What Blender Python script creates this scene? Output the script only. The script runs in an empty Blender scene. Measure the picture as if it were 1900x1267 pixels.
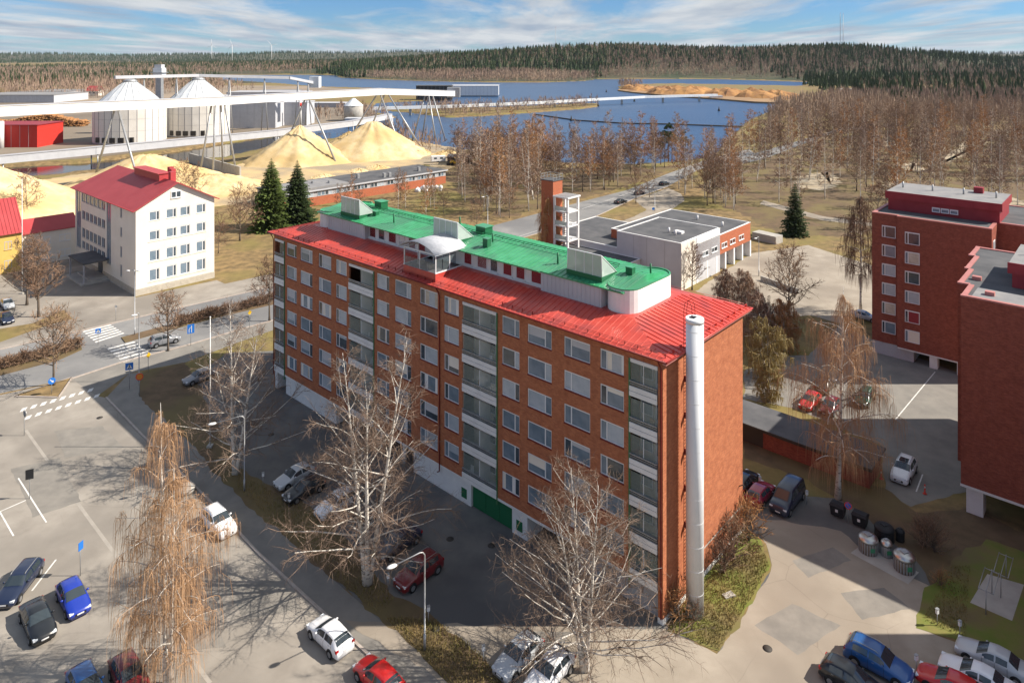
import bpy, bmesh, math, random
import numpy as np
from mathutils import Vector, Matrix
rnd = random.Random(7)
scene = bpy.context.scene
R = math.radians
# ------------------------------------------------------------------ camera, sky, sun, exposure
F, HY, H = 1300.0, 105.0, 44.8          # focal length and horizon row in photo pixels, camera height in metres
cam = bpy.data.cameras.new('camera'); cam_o = bpy.data.objects.new('camera', cam)
scene.collection.objects.link(cam_o); scene.camera = cam_o
cam_o.location = (0, 0, H); cam_o.rotation_euler = (R(90), 0, 0)
cam.sensor_width = 36; cam.lens = F / 1900 * 36; cam.shift_y = -(633.5 - HY) / 1900
cam.clip_start = 0.5; cam.clip_end = 60000
SUN_EL, SUN_AZ = 40.0, 90.0            # sun stands to the right of the view
world = bpy.data.worlds.new('World'); scene.world = world; world.use_nodes = True
nt = world.node_tree; nt.nodes.clear()
def N(t, kind, **kw):
    n = t.nodes.new(kind)
    for k, v in kw.items(): setattr(n, k, v)
    return n
def build_sky():
    L = nt.links.new
    sky = N(nt, 'ShaderNodeTexSky', sky_type='NISHITA'); sky.sun_disc = False
    sky.sun_elevation = R(SUN_EL); sky.sun_rotation = R(SUN_AZ); sky.air_density = 1.0; sky.dust_density = 0.0; sky.ozone_density = 1.6
    tc = N(nt, 'ShaderNodeTexCoord'); sp = N(nt, 'ShaderNodeSeparateXYZ'); L(tc.outputs['Generated'], sp.inputs[0])
    mx = N(nt, 'ShaderNodeMath', operation='MAXIMUM'); L(sp.outputs['Z'], mx.inputs[0]); mx.inputs[1].default_value = 0.0
    ad = N(nt, 'ShaderNodeMath', operation='ADD'); L(mx.outputs[0], ad.inputs[0]); ad.inputs[1].default_value = 0.05
    dv = N(nt, 'ShaderNodeVectorMath', operation='DIVIDE'); L(tc.outputs['Generated'], dv.inputs[0])
    cb = N(nt, 'ShaderNodeCombineXYZ')
    for i in range(3): L(ad.outputs[0], cb.inputs[i])
    L(cb.outputs[0], dv.inputs[1])
    mp = N(nt, 'ShaderNodeMapping'); L(dv.outputs[0], mp.inputs[0]); mp.inputs['Scale'].default_value = (0.50, 0.19, 0.0)
    mp.inputs['Location'].default_value = (3.1, 1.7, 0)
    n1 = N(nt, 'ShaderNodeTexNoise'); L(mp.outputs[0], n1.inputs['Vector']); n1.inputs['Scale'].default_value = 1.1
    n1.inputs['Detail'].default_value = 9; n1.inputs['Roughness'].default_value = 0.62; n1.inputs['Distortion'].default_value = 0.4
    rp = N(nt, 'ShaderNodeValToRGB'); L(n1.outputs['Fac'], rp.inputs[0])
    rp.color_ramp.elements[0].position = 0.39; rp.color_ramp.elements[0].color = (0, 0, 0, 1)
    rp.color_ramp.elements[1].position = 0.55; rp.color_ramp.elements[1].color = (1, 1, 1, 1)
    n2 = N(nt, 'ShaderNodeTexNoise'); L(mp.outputs[0], n2.inputs['Vector']); n2.inputs['Scale'].default_value = 2.3
    n2.inputs['Detail'].default_value = 7
    cc = N(nt, 'ShaderNodeValToRGB'); L(n2.outputs['Fac'], cc.inputs[0])
    cc.color_ramp.elements[0].position = 0.33; cc.color_ramp.elements[0].color = (4.6, 5.6, 7.0, 1)
    cc.color_ramp.elements[1].position = 0.62; cc.color_ramp.elements[1].color = (8.6, 9.0, 9.4, 1)
    tint = N(nt, 'ShaderNodeMixRGB', blend_type='MULTIPLY'); tint.inputs[0].default_value = 1; L(sky.outputs[0], tint.inputs[1]); tint.inputs[2].default_value = (0.50, 0.84, 1.38, 1)
    mix = N(nt, 'ShaderNodeMixRGB'); L(rp.outputs[0], mix.inputs[0]); L(tint.outputs[0], mix.inputs[1]); L(cc.outputs[0], mix.inputs[2])
    bg = N(nt, 'ShaderNodeBackground'); L(mix.outputs[0], bg.inputs[0]); bg.inputs[1].default_value = 0.05
    out = N(nt, 'ShaderNodeOutputWorld'); L(bg.outputs[0], out.inputs[0])
build_sky()
sun = bpy.data.lights.new('sun', 'SUN'); sun.energy = 5.0; sun.angle = R(0.5); sun.color = (1.0, 0.91, 0.79)
sun_o = bpy.data.objects.new('sun', sun); scene.collection.objects.link(sun_o); sun_o.location = (200, 0, 200)
sun_o.rotation_euler = (0, R(90 - SUN_EL), 0)
vs = scene.view_settings; vs.view_transform = 'Standard'; vs.look = 'None'; vs.gamma = 1; vs.use_curve_mapping = False; vs.exposure = 0.7
# ------------------------------------------------------------------ helpers
col = scene.collection
def G(px, py, z=0.0):                      # a photo pixel on the level plane at height z
    D = (H - z) * F / (py - HY); return ((px - 950) * D / F, D)
U = Vector((-0.743, 0.6693)); V = Vector((0.6693, 0.743))      # along the long facade (leftwards) and along the gable (away)
ANG = math.atan2(U.y, U.x)
def tag(o, label=None, cat=None, group=None, kind=None):
    if label: o['label'] = label
    if cat: o['category'] = cat
    if group: o['group'] = group
    if kind: o['kind'] = kind
    return o
def empty(name, loc=(0, 0, 0), rz=0.0, label=None, cat=None, group=None):
    o = bpy.data.objects.new(name, None); col.objects.link(o); o.empty_display_size = 0.3
    o.location = (loc[0], loc[1], loc[2] if len(loc) > 2 else 0); o.rotation_euler = (0, 0, rz)
    return tag(o, label, cat, group)
def kids(o): return [c for c in bpy.data.objects if c.parent == o]
def link_obj(name, me, parent=None, loc=None, rz=None):
    o = bpy.data.objects.new(name, me); col.objects.link(o); o.parent = parent
    if loc is not None: o.location = loc
    if rz is not None: o.rotation_euler = (0, 0, rz)
    return o
class MB:
    """collects vertices and faces of ONE mesh"""
    def __init__(s): s.v = []; s.f = []; s.smooth = []
    def add(s, vs_, fs_, smooth=False):
        b = len(s.v); s.v.extend([tuple(p) for p in vs_])
        for f in fs_: s.f.append(tuple(b + i for i in f)); s.smooth.append(smooth)
        return s
    def box(s, x0, x1, y0, y1, z0, z1):
        return s.add([(x0,y0,z0),(x1,y0,z0),(x1,y1,z0),(x0,y1,z0),(x0,y0,z1),(x1,y0,z1),(x1,y1,z1),(x0,y1,z1)],
                     [(0,3,2,1),(4,5,6,7),(0,1,5,4),(1,2,6,5),(2,3,7,6),(3,0,4,7)])
    def prism(s, poly, z0, z1, bottom=True):
        a = sum(poly[i][0]*poly[(i+1)%len(poly)][1]-poly[(i+1)%len(poly)][0]*poly[i][1] for i in range(len(poly)))
        if a < 0: poly = poly[::-1]
        n = len(poly); vs_ = [(p[0],p[1],z0) for p in poly]+[(p[0],p[1],z1) for p in poly]
        fs_ = [(i,(i+1)%n,n+(i+1)%n,n+i) for i in range(n)]+[tuple(range(n,2*n))]
        if bottom: fs_.append(tuple(range(n-1,-1,-1)))
        return s.add(vs_, fs_)
    def tube(s, pts, radii, n=6, caps=True, smooth=True):
        pts = [Vector(p) for p in pts]; m = len(pts)
        if not isinstance(radii, (list, tuple)): radii = [radii]*m
        vs_ = []; ref = None
        for i, p in enumerate(pts):
            d = (pts[min(i+1,m-1)]-pts[max(i-1,0)]).normalized()
            if ref is None: ref = Vector((1,0,0)) if abs(d.x) < 0.8 else Vector((0,1,0))
            a = (ref - d*ref.dot(d)).normalized(); b = d.cross(a); ref = a
            for k in range(n):
                t = 2*math.pi*k/n; vs_.append(p+(a*math.cos(t)+b*math.sin(t))*radii[i])
        fs_ = [(i*n+k, i*n+(k+1)%n, (i+1)*n+(k+1)%n, (i+1)*n+k) for i in range(m-1) for k in range(n)]
        if caps: fs_ += [tuple(range(n-1,-1,-1)), tuple(range((m-1)*n, m*n))]
        return s.add(vs_, fs_, smooth)
    def lathe(s, prof, c=(0,0,0), n=20, smooth=True, sx=1.0, sy=1.0):
        vs_ = []; fs_ = []; m = len(prof)
        for r, z in prof:
            for k in range(n):
                t = 2*math.pi*k/n; vs_.append((c[0]+r*sx*math.cos(t), c[1]+r*sy*math.sin(t), c[2]+z))
        for i in range(m-1):
            for k in range(n): fs_.append((i*n+k, i*n+(k+1)%n, (i+1)*n+(k+1)%n, (i+1)*n+k))
        s.add(vs_, fs_, smooth); b = len(s.v)-len(vs_)
        for cap in (range((m-1)*n, m*n), range(n-1,-1,-1)): s.f.append(tuple(b+i for i in cap)); s.smooth.append(False)
        return s
    def mesh(s, name, mat):
        me = bpy.data.meshes.new(name); me.from_pydata(s.v, [], s.f); me.update()
        if s.smooth and any(s.smooth): me.polygons.foreach_set('use_smooth', s.smooth)
        if mat is not None: me.materials.append(mat)
        uv = me.uv_layers.new(name='uv'); nl = len(me.loops)
        if nl:
            lv = np.empty(nl, np.int32); me.loops.foreach_get('vertex_index', lv)
            co = np.empty(len(me.vertices)*3); me.vertices.foreach_get('co', co); co = co.reshape(-1,3)
            pn = np.empty(len(me.polygons)*3); me.polygons.foreach_get('normal', pn); pn = pn.reshape(-1,3)
            tot = np.empty(len(me.polygons), np.int32); me.polygons.foreach_get('loop_total', tot)
            n_ = np.repeat(pn, tot, axis=0); P = co[lv]
            flat = np.abs(n_[:,2]) > 0.75; h = np.hypot(n_[:,0], n_[:,1])+1e-9
            u = np.where(flat, P[:,0], (-n_[:,1]*P[:,0]+n_[:,0]*P[:,1])/h); v = np.where(flat, P[:,1], P[:,2])
            uv.data.foreach_set('uv', np.stack([u,v],1).astype(np.float32).ravel())
        return me
    def build(s, name, mat, parent=None, loc=None, rz=None):
        return link_obj(name, s.mesh(name, mat), parent, loc, rz)
def boxo(name, mat, parent, *a): return MB().box(*a).build(name, mat, parent)
# ------------------------------------------------------------------ materials
MATS = {}
def mat(name, c, rough=0.75, c2=None, scale=1.0, detail=6, metal=0.0, bump=0.0, spec=0.3, rand=0.0, stretch=None, lo=0.35, hi=0.65, coords='Object', c3=None, s3=0.08, alpha=1.0, coat=0.0, trans=0.0):
    if name in MATS: return MATS[name]
    m = bpy.data.materials.new(name); m.use_nodes = True; t = m.node_tree; b = t.nodes['Principled BSDF']; L = t.links.new
    b.inputs['Base Color'].default_value = (*c, 1); b.inputs['Roughness'].default_value = rough; b.inputs['Metallic'].default_value = metal
    b.inputs['Specular IOR Level'].default_value = spec; b.inputs['Alpha'].default_value = alpha; b.inputs['Coat Weight'].default_value = coat
    b.inputs['Transmission Weight'].default_value = trans; b.inputs['Coat Roughness'].default_value = 0.05
    last = None
    if c2 is not None or bump:
        tc = N(t, 'ShaderNodeTexCoord'); mp = N(t, 'ShaderNodeMapping'); L(tc.outputs[coords], mp.inputs[0])
        if stretch: mp.inputs['Scale'].default_value = stretch
        n = N(t, 'ShaderNodeTexNoise'); L(mp.outputs[0], n.inputs['Vector']); n.inputs['Scale'].default_value = scale; n.inputs['Detail'].default_value = detail
        n.inputs['Roughness'].default_value = 0.6
        if c2 is not None:
            rp = N(t, 'ShaderNodeValToRGB'); L(n.outputs['Fac'], rp.inputs[0])
            rp.color_ramp.elements[0].position = lo; rp.color_ramp.elements[1].position = hi
            rp.color_ramp.elements[0].color = (*c, 1); rp.color_ramp.elements[1].color = (*c2, 1); last = rp.outputs[0]
        if c3 is not None:
            n3 = N(t, 'ShaderNodeTexNoise'); L(mp.outputs[0], n3.inputs['Vector']); n3.inputs['Scale'].default_value = s3; n3.inputs['Detail'].default_value = 4
            r3 = N(t, 'ShaderNodeValToRGB'); L(n3.outputs['Fac'], r3.inputs[0]); r3.color_ramp.elements[0].position = 0.45; r3.color_ramp.elements[1].position = 0.62
            mx = N(t, 'ShaderNodeMixRGB'); L(r3.outputs[0], mx.inputs[0]); L(last, mx.inputs[1]); mx.inputs[2].default_value = (*c3, 1); last = mx.outputs[0]
        if bump:
            bp = N(t, 'ShaderNodeBump'); bp.inputs['Strength'].default_value = bump; bp.inputs['Distance'].default_value = 0.05
            L(n.outputs['Fac'], bp.inputs['Height']); L(bp.outputs[0], b.inputs['Normal'])
    if rand:
        oi = N(t, 'ShaderNodeObjectInfo'); hs = N(t, 'ShaderNodeHueSaturation')
        mr = N(t, 'ShaderNodeMapRange'); L(oi.outputs['Random'], mr.inputs[0]); mr.inputs[3].default_value = 1-rand; mr.inputs[4].default_value = 1+rand
        m2 = N(t, 'ShaderNodeMapRange'); L(oi.outputs['Random'], m2.inputs[0]); m2.inputs[3].default_value = 0.5-rand*0.035; m2.inputs[4].default_value = 0.5+rand*0.035
        L(mr.outputs[0], hs.inputs['Value']); L(m2.outputs[0], hs.inputs['Hue'])
        if last is None: hs.inputs['Color'].default_value = (*c, 1)
        else: L(last, hs.inputs['Color'])
        last = hs.outputs[0]
    if last is not None: L(last, b.inputs['Base Color'])
    MATS[name] = m; return m
def brick_mat(name, c1, c2, mortar, patch):
    m = bpy.data.materials.new(name); m.use_nodes = True; t = m.node_tree; b = t.nodes['Principled BSDF']; L = t.links.new
    tc = N(t, 'ShaderNodeTexCoord'); br = N(t, 'ShaderNodeTexBrick'); L(tc.outputs['UV'], br.inputs['Vector'])
    br.inputs['Scale'].default_value = 1.0; br.inputs['Brick Width'].default_value = 0.28; br.inputs['Row Height'].default_value = 0.085
    br.inputs['Mortar Size'].default_value = 0.008; br.inputs['Color1'].default_value = (*c1,1); br.inputs['Color2'].default_value = (*c2,1); br.inputs['Mortar'].default_value = (*mortar,1)
    n = N(t, 'ShaderNodeTexNoise'); L(tc.outputs['UV'], n.inputs['Vector']); n.inputs['Scale'].default_value = 1.3; n.inputs['Detail'].default_value = 10; n.inputs['Roughness'].default_value = 0.78
    rp = N(t, 'ShaderNodeValToRGB'); L(n.outputs['Fac'], rp.inputs[0]); rp.color_ramp.elements[0].position = 0.35; rp.color_ramp.elements[1].position = 0.68
    rp.color_ramp.elements[0].color = (1,1,1,1); rp.color_ramp.elements[1].color = (*patch,1)
    mx = N(t, 'ShaderNodeMixRGB', blend_type='MULTIPLY'); mx.inputs[0].default_value = 1; L(br.outputs['Color'], mx.inputs[1]); L(rp.outputs[0], mx.inputs[2])
    L(mx.outputs[0], b.inputs['Base Color']); b.inputs['Roughness'].default_value = 0.85; b.inputs['Specular IOR Level'].default_value = 0.2
    bp = N(t, 'ShaderNodeBump'); bp.inputs['Strength'].default_value = 0.5; bp.inputs['Distance'].default_value = 0.01; L(br.outputs['Fac'], bp.inputs['Height']); bp.invert = True
    L(bp.outputs[0], b.inputs['Normal'])
    return m
M = dict(
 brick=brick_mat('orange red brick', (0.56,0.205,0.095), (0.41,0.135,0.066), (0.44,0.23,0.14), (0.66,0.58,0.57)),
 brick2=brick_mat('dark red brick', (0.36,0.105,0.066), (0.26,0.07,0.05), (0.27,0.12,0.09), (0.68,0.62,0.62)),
 brick3=brick_mat('station orange brick', (0.47,0.15,0.075), (0.40,0.12,0.06), (0.36,0.17,0.11), (0.85,0.8,0.78)),
 redroof=mat('red sheet metal', (0.52,0.05,0.034), 0.36, (0.60,0.085,0.06), 0.9, spec=0.5, detail=10, c3=(0.40,0.06,0.052), s3=0.35),
 redtrim=mat('dark red trim', (0.16,0.014,0.014), 0.5),
 redwall=mat('red cladding', (0.24,0.025,0.035), 0.55, (0.29,0.035,0.045), 1.0),
 greenroof=mat('green sheet metal', (0.03,0.27,0.11), 0.36, (0.06,0.36,0.17), 0.9, spec=0.5, detail=10, c3=(0.05,0.225,0.12), s3=0.35),
 greendark=mat('dark green metal', (0.015,0.13,0.055), 0.45),
 greenpost=mat('green painted steel', (0.06,0.17,0.08), 0.5),
 white=mat('white paint', (0.78,0.78,0.77), 0.6, (0.70,0.70,0.70), 0.8),
 whitemetal=mat('white metal', (0.74,0.76,0.78), 0.4, (0.60,0.64,0.67), 0.7, stretch=(1,1,0.25)),
 frame=mat('white window frame', (0.72,0.73,0.75), 0.45),
 greywall=mat('grey render', (0.42,0.42,0.44), 0.8, (0.36,0.36,0.38), 1.2),
 lightgrey=mat('light grey cladding', (0.52,0.53,0.56), 0.6, (0.46,0.47,0.50), 0.4),
 cream=mat('cream render', (0.78,0.73,0.65), 0.8, (0.70,0.65,0.57), 0.25, lo=0.4, hi=0.75),
 stonebase=mat('stone plinth', (0.40,0.36,0.30), 0.85, (0.48,0.44,0.37), 1.5),
 yellowwall=mat('yellow render', (0.68,0.47,0.14), 0.8, (0.60,0.40,0.11), 0.4),
 schoolroof=mat('crimson sheet roof', (0.38,0.05,0.055), 0.5, (0.43,0.065,0.07), 0.3),
 felt=mat('grey roofing felt', (0.075,0.078,0.085), 0.9, (0.12,0.12,0.125), 0.35, bump=0.2),
 felt2=mat('pale roofing felt', (0.20,0.20,0.21), 0.9, (0.27,0.265,0.26), 0.5),
 coping=mat('pink coping', (0.48,0.20,0.18), 0.5, (0.42,0.17,0.15), 0.7),
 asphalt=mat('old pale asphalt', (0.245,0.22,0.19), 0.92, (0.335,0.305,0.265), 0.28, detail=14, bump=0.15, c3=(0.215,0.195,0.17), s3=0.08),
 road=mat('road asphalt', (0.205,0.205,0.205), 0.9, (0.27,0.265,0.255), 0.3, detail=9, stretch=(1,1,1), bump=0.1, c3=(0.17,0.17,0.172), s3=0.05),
 lot=mat('patched shade toned asphalt', (0.125,0.125,0.122), 0.92, (0.185,0.178,0.165), 0.35, detail=10, bump=0.15, c3=(0.10,0.10,0.102), s3=0.12),  # yard asphalt, base colour darkened to carry the building's shade
 walk=mat('walkway asphalt', (0.19,0.18,0.165), 0.92, (0.25,0.235,0.21), 0.4, detail=9, bump=0.1),
 sand=mat('sandy gravel', (0.29,0.25,0.20), 0.95, (0.38,0.335,0.275), 0.3, detail=13, bump=0.2, c3=(0.25,0.215,0.175), s3=0.07),
 concrete=mat('concrete', (0.36,0.34,0.31), 0.9, (0.44,0.42,0.38), 0.6, bump=0.1),
 kerb=mat('granite kerb', (0.36,0.30,0.26), 0.85, (0.44,0.39,0.35), 2),
 paint=mat('road paint', (0.72,0.71,0.68), 0.7, (0.52,0.51,0.48), 1.4, lo=0.4, hi=0.75),
 drygrass=mat('dry grass', (0.27,0.185,0.085), 0.95, (0.125,0.09,0.045), 0.5, detail=15, bump=0.8, lo=0.38, hi=0.64, c3=(0.20,0.165,0.055), s3=0.06),
 lawn=mat('green lawn', (0.13,0.17,0.03), 0.95, (0.21,0.17,0.06), 0.4, detail=12, bump=0.6, c3=(0.16,0.125,0.06), s3=0.2),
 litter=mat('leaf litter', (0.165,0.11,0.065), 0.95, (0.10,0.072,0.042), 0.5, detail=14, bump=0.6, c3=(0.16,0.125,0.055), s3=0.1),
 sawdust=mat('sawdust', (0.60,0.45,0.23), 0.95, (0.70,0.56,0.34), 0.35, detail=14, bump=1.0, c3=(0.54,0.385,0.18), s3=0.06),
 sawground=mat('sawdust strewn ground', (0.56,0.41,0.21), 0.95, (0.40,0.31,0.19), 0.08, detail=10, c3=(0.30,0.25,0.18), s3=0.04),
 galv=mat('galvanised steel', (0.42,0.43,0.44), 0.45, (0.33,0.34,0.35), 1.5, metal=0.5),
 steel=mat('polished steel', (0.55,0.54,0.52), 0.34, metal=1.0),
 black=mat('black plastic', (0.02,0.021,0.024), 0.5),
 tyre=mat('tyre rubber', (0.018,0.018,0.018), 0.8),
 rim=mat('alloy rim', (0.45,0.46,0.48), 0.3, metal=0.8),
 carglass=mat('car glass', (0.03,0.042,0.05), 0.03, spec=1.0),
 headlight=mat('headlight', (0.70,0.74,0.78), 0.1, spec=0.8),
 taillight=mat('tail light', (0.35,0.01,0.012), 0.2, spec=0.6),
 plate=mat('number plate', (0.75,0.75,0.75), 0.5),
 glass=mat('window pane dark', (0.035,0.05,0.065), 0.06, (0.06,0.085,0.11), 0.8, spec=0.9, detail=2),
 glassb=mat('window pane blue', (0.12,0.175,0.23), 0.12, (0.20,0.26,0.32), 0.6, spec=0.7, detail=2),
 blind=mat('pane with pale blind', (0.34,0.40,0.46), 0.2, (0.44,0.49,0.54), 1.0, spec=0.6, detail=3),
 balglass=mat('balcony glass', (0.46,0.56,0.52), 0.05, spec=0.9, alpha=0.30),
 frost=mat('greenish glazing', (0.45,0.54,0.50), 0.15, (0.52,0.60,0.57), 0.8, spec=0.6, alpha=0.8),
 railglass=mat('smoky rail glass', (0.10,0.13,0.14), 0.08, spec=0.8, alpha=0.6),
 curtain=mat('balcony back wall', (0.60,0.54,0.46), 0.85, (0.44,0.38,0.31), 1.3),
 wood=mat('log ends', (0.42,0.22,0.09), 0.9, (0.25,0.12,0.05), 1.0),
 bark=mat('grey brown bark', (0.10,0.078,0.06), 0.95, (0.16,0.13,0.105), 3.0, stretch=(1,1,0.3)),
 birch=mat('birch bark', (0.66,0.62,0.56), 0.85, (0.09,0.075,0.065), 1.5, stretch=(1.2,1.2,3.0), lo=0.52, hi=0.66),
 twig=mat('bare twigs', (0.235,0.148,0.098), 0.9, rand=0.22),
 twigo=mat('orange birch twigs', (0.37,0.195,0.088), 0.9, rand=0.08),
 twigr=mat('reddish bare twigs', (0.33,0.228,0.165), 0.9, rand=0.25),
 twigp=mat('pinkish tan birch twigs', (0.40,0.245,0.14), 0.9, rand=0.05),
 twigg=mat('pale grey twigs', (0.225,0.162,0.122), 0.9, rand=0.08),
 twigy=mat('yellow willow twigs', (0.30,0.235,0.10), 0.9, rand=0.1),
 needles=mat('spruce needles', (0.035,0.06,0.018), 0.85, (0.055,0.085,0.022), 1.2, rand=0.2),
 pine=mat('sunny spruce needles', (0.07,0.105,0.022), 0.85, (0.10,0.14,0.03), 1.0, rand=0.1),
 sign=mat('blue sign', (0.02,0.16,0.55), 0.4), yellow=mat('yellow sign', (0.55,0.35,0.02), 0.5), orange=mat('orange sign', (0.62,0.22,0.03), 0.5),
 redplastic=mat('red plastic', (0.62,0.05,0.03), 0.5), redpaint=mat('red mill paint', (0.50,0.035,0.025), 0.6),
 reeds=mat('pale reeds', (0.46,0.40,0.30), 0.95, (0.30,0.24,0.16), 0.12, detail=10),
 flue=mat('white flue steel', (0.80,0.82,0.84), 0.5, (0.72,0.75,0.78), 0.8, stretch=(1,1,0.3)),
 patch=mat('newer asphalt patch', (0.19,0.178,0.16), 0.92, (0.25,0.232,0.205), 0.6, detail=12, bump=0.15),
 strip=mat('worn paving strip', (0.31,0.285,0.25), 0.9, (0.36,0.33,0.29), 0.8),
 forestfloor=mat('distant forest floor', (0.045,0.06,0.03), 0.95, (0.09,0.075,0.045), 0.01),
 grain=mat('dark iron', (0.05,0.045,0.04), 0.7),
)
def asphalt_wear():           # tar lines and tyre polish with a shape of their own
    for k in ('asphalt', 'lot', 'sand', 'road'):
        m = M[k]; t = m.node_tree; b = t.nodes['Principled BSDF']; L = t.links.new
        src = b.inputs['Base Color'].links[0].from_socket
        tc = N(t, 'ShaderNodeTexCoord'); nz = N(t, 'ShaderNodeTexNoise'); L(tc.outputs['Object'], nz.inputs['Vector']); nz.inputs['Scale'].default_value = 0.15
        mxv = N(t, 'ShaderNodeMixRGB'); mxv.inputs[0].default_value = 0.88; L(tc.outputs['Object'], mxv.inputs[2])
        sc = N(t, 'ShaderNodeVectorMath', operation='SCALE'); L(nz.outputs['Color'], sc.inputs[0]); sc.inputs['Scale'].default_value = 12; L(sc.outputs[0], mxv.inputs[1])
        vo = N(t, 'ShaderNodeTexVoronoi', feature='DISTANCE_TO_EDGE'); L(mxv.outputs[0], vo.inputs['Vector']); vo.inputs['Scale'].default_value = 0.17
        rp = N(t, 'ShaderNodeValToRGB'); L(vo.outputs['Distance'], rp.inputs[0]); rp.color_ramp.elements[0].position = 0.0; rp.color_ramp.elements[1].position = 0.006
        rp.color_ramp.elements[0].color = (0.80,0.79,0.78,1); rp.color_ramp.elements[1].color = (1,1,1,1)
        mu = N(t, 'ShaderNodeMixRGB', blend_type='MULTIPLY'); nm = N(t, 'ShaderNodeTexNoise'); L(tc.outputs['Object'], nm.inputs['Vector']); nm.inputs['Scale'].default_value = 0.09; rm = N(t, 'ShaderNodeValToRGB'); L(nm.outputs['Fac'], rm.inputs[0]); rm.color_ramp.elements[0].position = 0.45; rm.color_ramp.elements[1].position = 0.6; L(rm.outputs[0], mu.inputs[0]); L(src, mu.inputs[1]); L(rp.outputs[0], mu.inputs[2])
        L(mu.outputs[0], b.inputs['Base Color'])
asphalt_wear()
def paint_mat(name, c): return mat(name, c, 0.28, spec=0.5, coat=0.7)
# ------------------------------------------------------------------ terrain and water
LAKE_PX = [(700,226),(752,250),(800,268),(870,276),(960,290),(1060,300),(1140,303),(1215,300),(1270,296),(1306,291),(1324,282),(1345,258),(1385,222),(1432,202),(1452,190.5),
           (1400,188),(1330,182),(1240,176.5),(1175,170),(1150,166),(1143,160),(1165,156),(1250,154.5),(1330,156),(1480,159),(1500,152),(1330,146.5),(1110,146.5),
           (1085,150),(1000,153),(900,152.5),(800,150.5),(700,147.5),(628,143.5),(622,139.5),(560,138.6),(440,139),(360,141),(380,146),(520,154),(590,160),(700,163),
           (830,172),(840,184),(700,190),(690,206),(740,215)]
CANAL_PX = [(-260,336),(-100,319),(0,309),(164,299),(313,281.5),(480,254.5),(560,243),(640,232),(705,222),(760,240),(640,252),(509,268),(409,290),(326,297.5),(139,316),(0,332),(-100,343),(-260,362)]
CAUSE_PX = [(700,203),(760,208),(830,217),(900,214),(1000,207),(1080,201),(1112,197),(1112,191),(1060,191.5),(1000,195),(900,199),(800,199)]
def poly_sd(P, poly):                    # signed distance, positive inside
    poly = np.array(poly); n = len(poly); d = np.full(len(P), 1e9); ins = np.zeros(len(P), bool)
    for i in range(n):
        a = poly[i]; b = poly[(i+1)%n]; ab = b-a; t = np.clip(((P-a)@ab)/(ab@ab+1e-12), 0, 1)
        d = np.minimum(d, np.hypot(*(P-(a+t[:,None]*ab)).T))
        c = ((a[1] > P[:,1]) != (b[1] > P[:,1])) & (P[:,0] < (b[0]-a[0])*(P[:,1]-a[1])/(b[1]-a[1]+1e-12)+a[0]); ins ^= c
    return np.where(ins, d, -d)
LAKE = [G(*p) for p in LAKE_PX]; CANAL = [G(*p) for p in CANAL_PX]; CAUSE = [G(*p) for p in CAUSE_PX]
BUMPS = [(-60,1900,420,300,34),(330,1950,330,320,44),(820,1750,330,300,50),(1250,2200,420,500,32),(150,2700,600,400,50),(-700,2700,700,500,10),(700,900,220,200,6),(1500,1500,400,500,12),
         (-3600,7600,2600,900,45),(-600,7000,1800,800,62),(-1900,6400,900,700,30),(1800,6500,2400,900,62),(5200,6000,2200,1000,66),(3400,4000,1300,600,30),(-5200,6800,1800,900,40)]
def terrain(P):
    x, y = P[:,0], P[:,1]; z = np.zeros(len(P)); r = np.hypot(x,y)
    for cx, cy, sx, sy, h in BUMPS: z += h*np.exp(-((x-cx)/sx)**2-((y-cy)/sy)**2)*np.clip((r-700)/500, 0, 1)
    z += np.clip((r-2500)/3000,0,1)*(6*np.sin(x/430.0+y/900.0)+5*np.sin(x/190.0+1))
    sl = np.maximum(poly_sd(P, LAKE), poly_sd(P, CANAL)); sc = poly_sd(P, CAUSE)
    far = np.clip((r-500)/600, 0.0, 1)
    s = np.where(sc > -6, np.minimum(sl, -sc), sl)
    z = np.where(s < 0, z*np.clip(-s/120.0, 0, 1), z)
    w = 3.0 + 6*far
    dip = np.clip((s+w*0.5)/w, 0, 1)
    return z*(1-dip) - 4.0*dip
def build_ground():
    rr = [0.0, 30.0]; r = 60.0
    while r < 14000: rr.append(r); r *= 1.0145 if r < 2600 else 1.03
    aa = np.radians(np.concatenate([np.arange(-180,-46,6), np.arange(-46,46.01,0.36), np.arange(48,180,6)]))
    rr = np.array(rr); A, RR = np.meshgrid(aa, rr); P = np.stack([(RR*np.sin(A)).ravel(), (RR*np.cos(A)).ravel()],1)
    z = terrain(P); na = len(aa); nr = len(rr)
    v = np.column_stack([P, z]); i = np.arange((nr-1)*na).reshape(nr-1, na); j = np.roll(i, -1, axis=1)
    f = np.stack([i, i+na, j+na, j], -1).reshape(-1,4)
    me = bpy.data.meshes.new('ground'); me.from_pydata(v.tolist(), [], f.tolist()); me.materials.append(M['drygrass']); me.materials.append(M['forestfloor']); me.update()
    rc = np.hypot(*P[f[:,0]].T); me.polygons.foreach_set('material_index', ((rc > 1250) & (z[f[:,0]] > -0.5)).astype(np.int32))
    me.polygons.foreach_set('use_smooth', [True]*len(me.polygons))
    tag(link_obj('ground', me), kind='structure')
build_ground()
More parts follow.
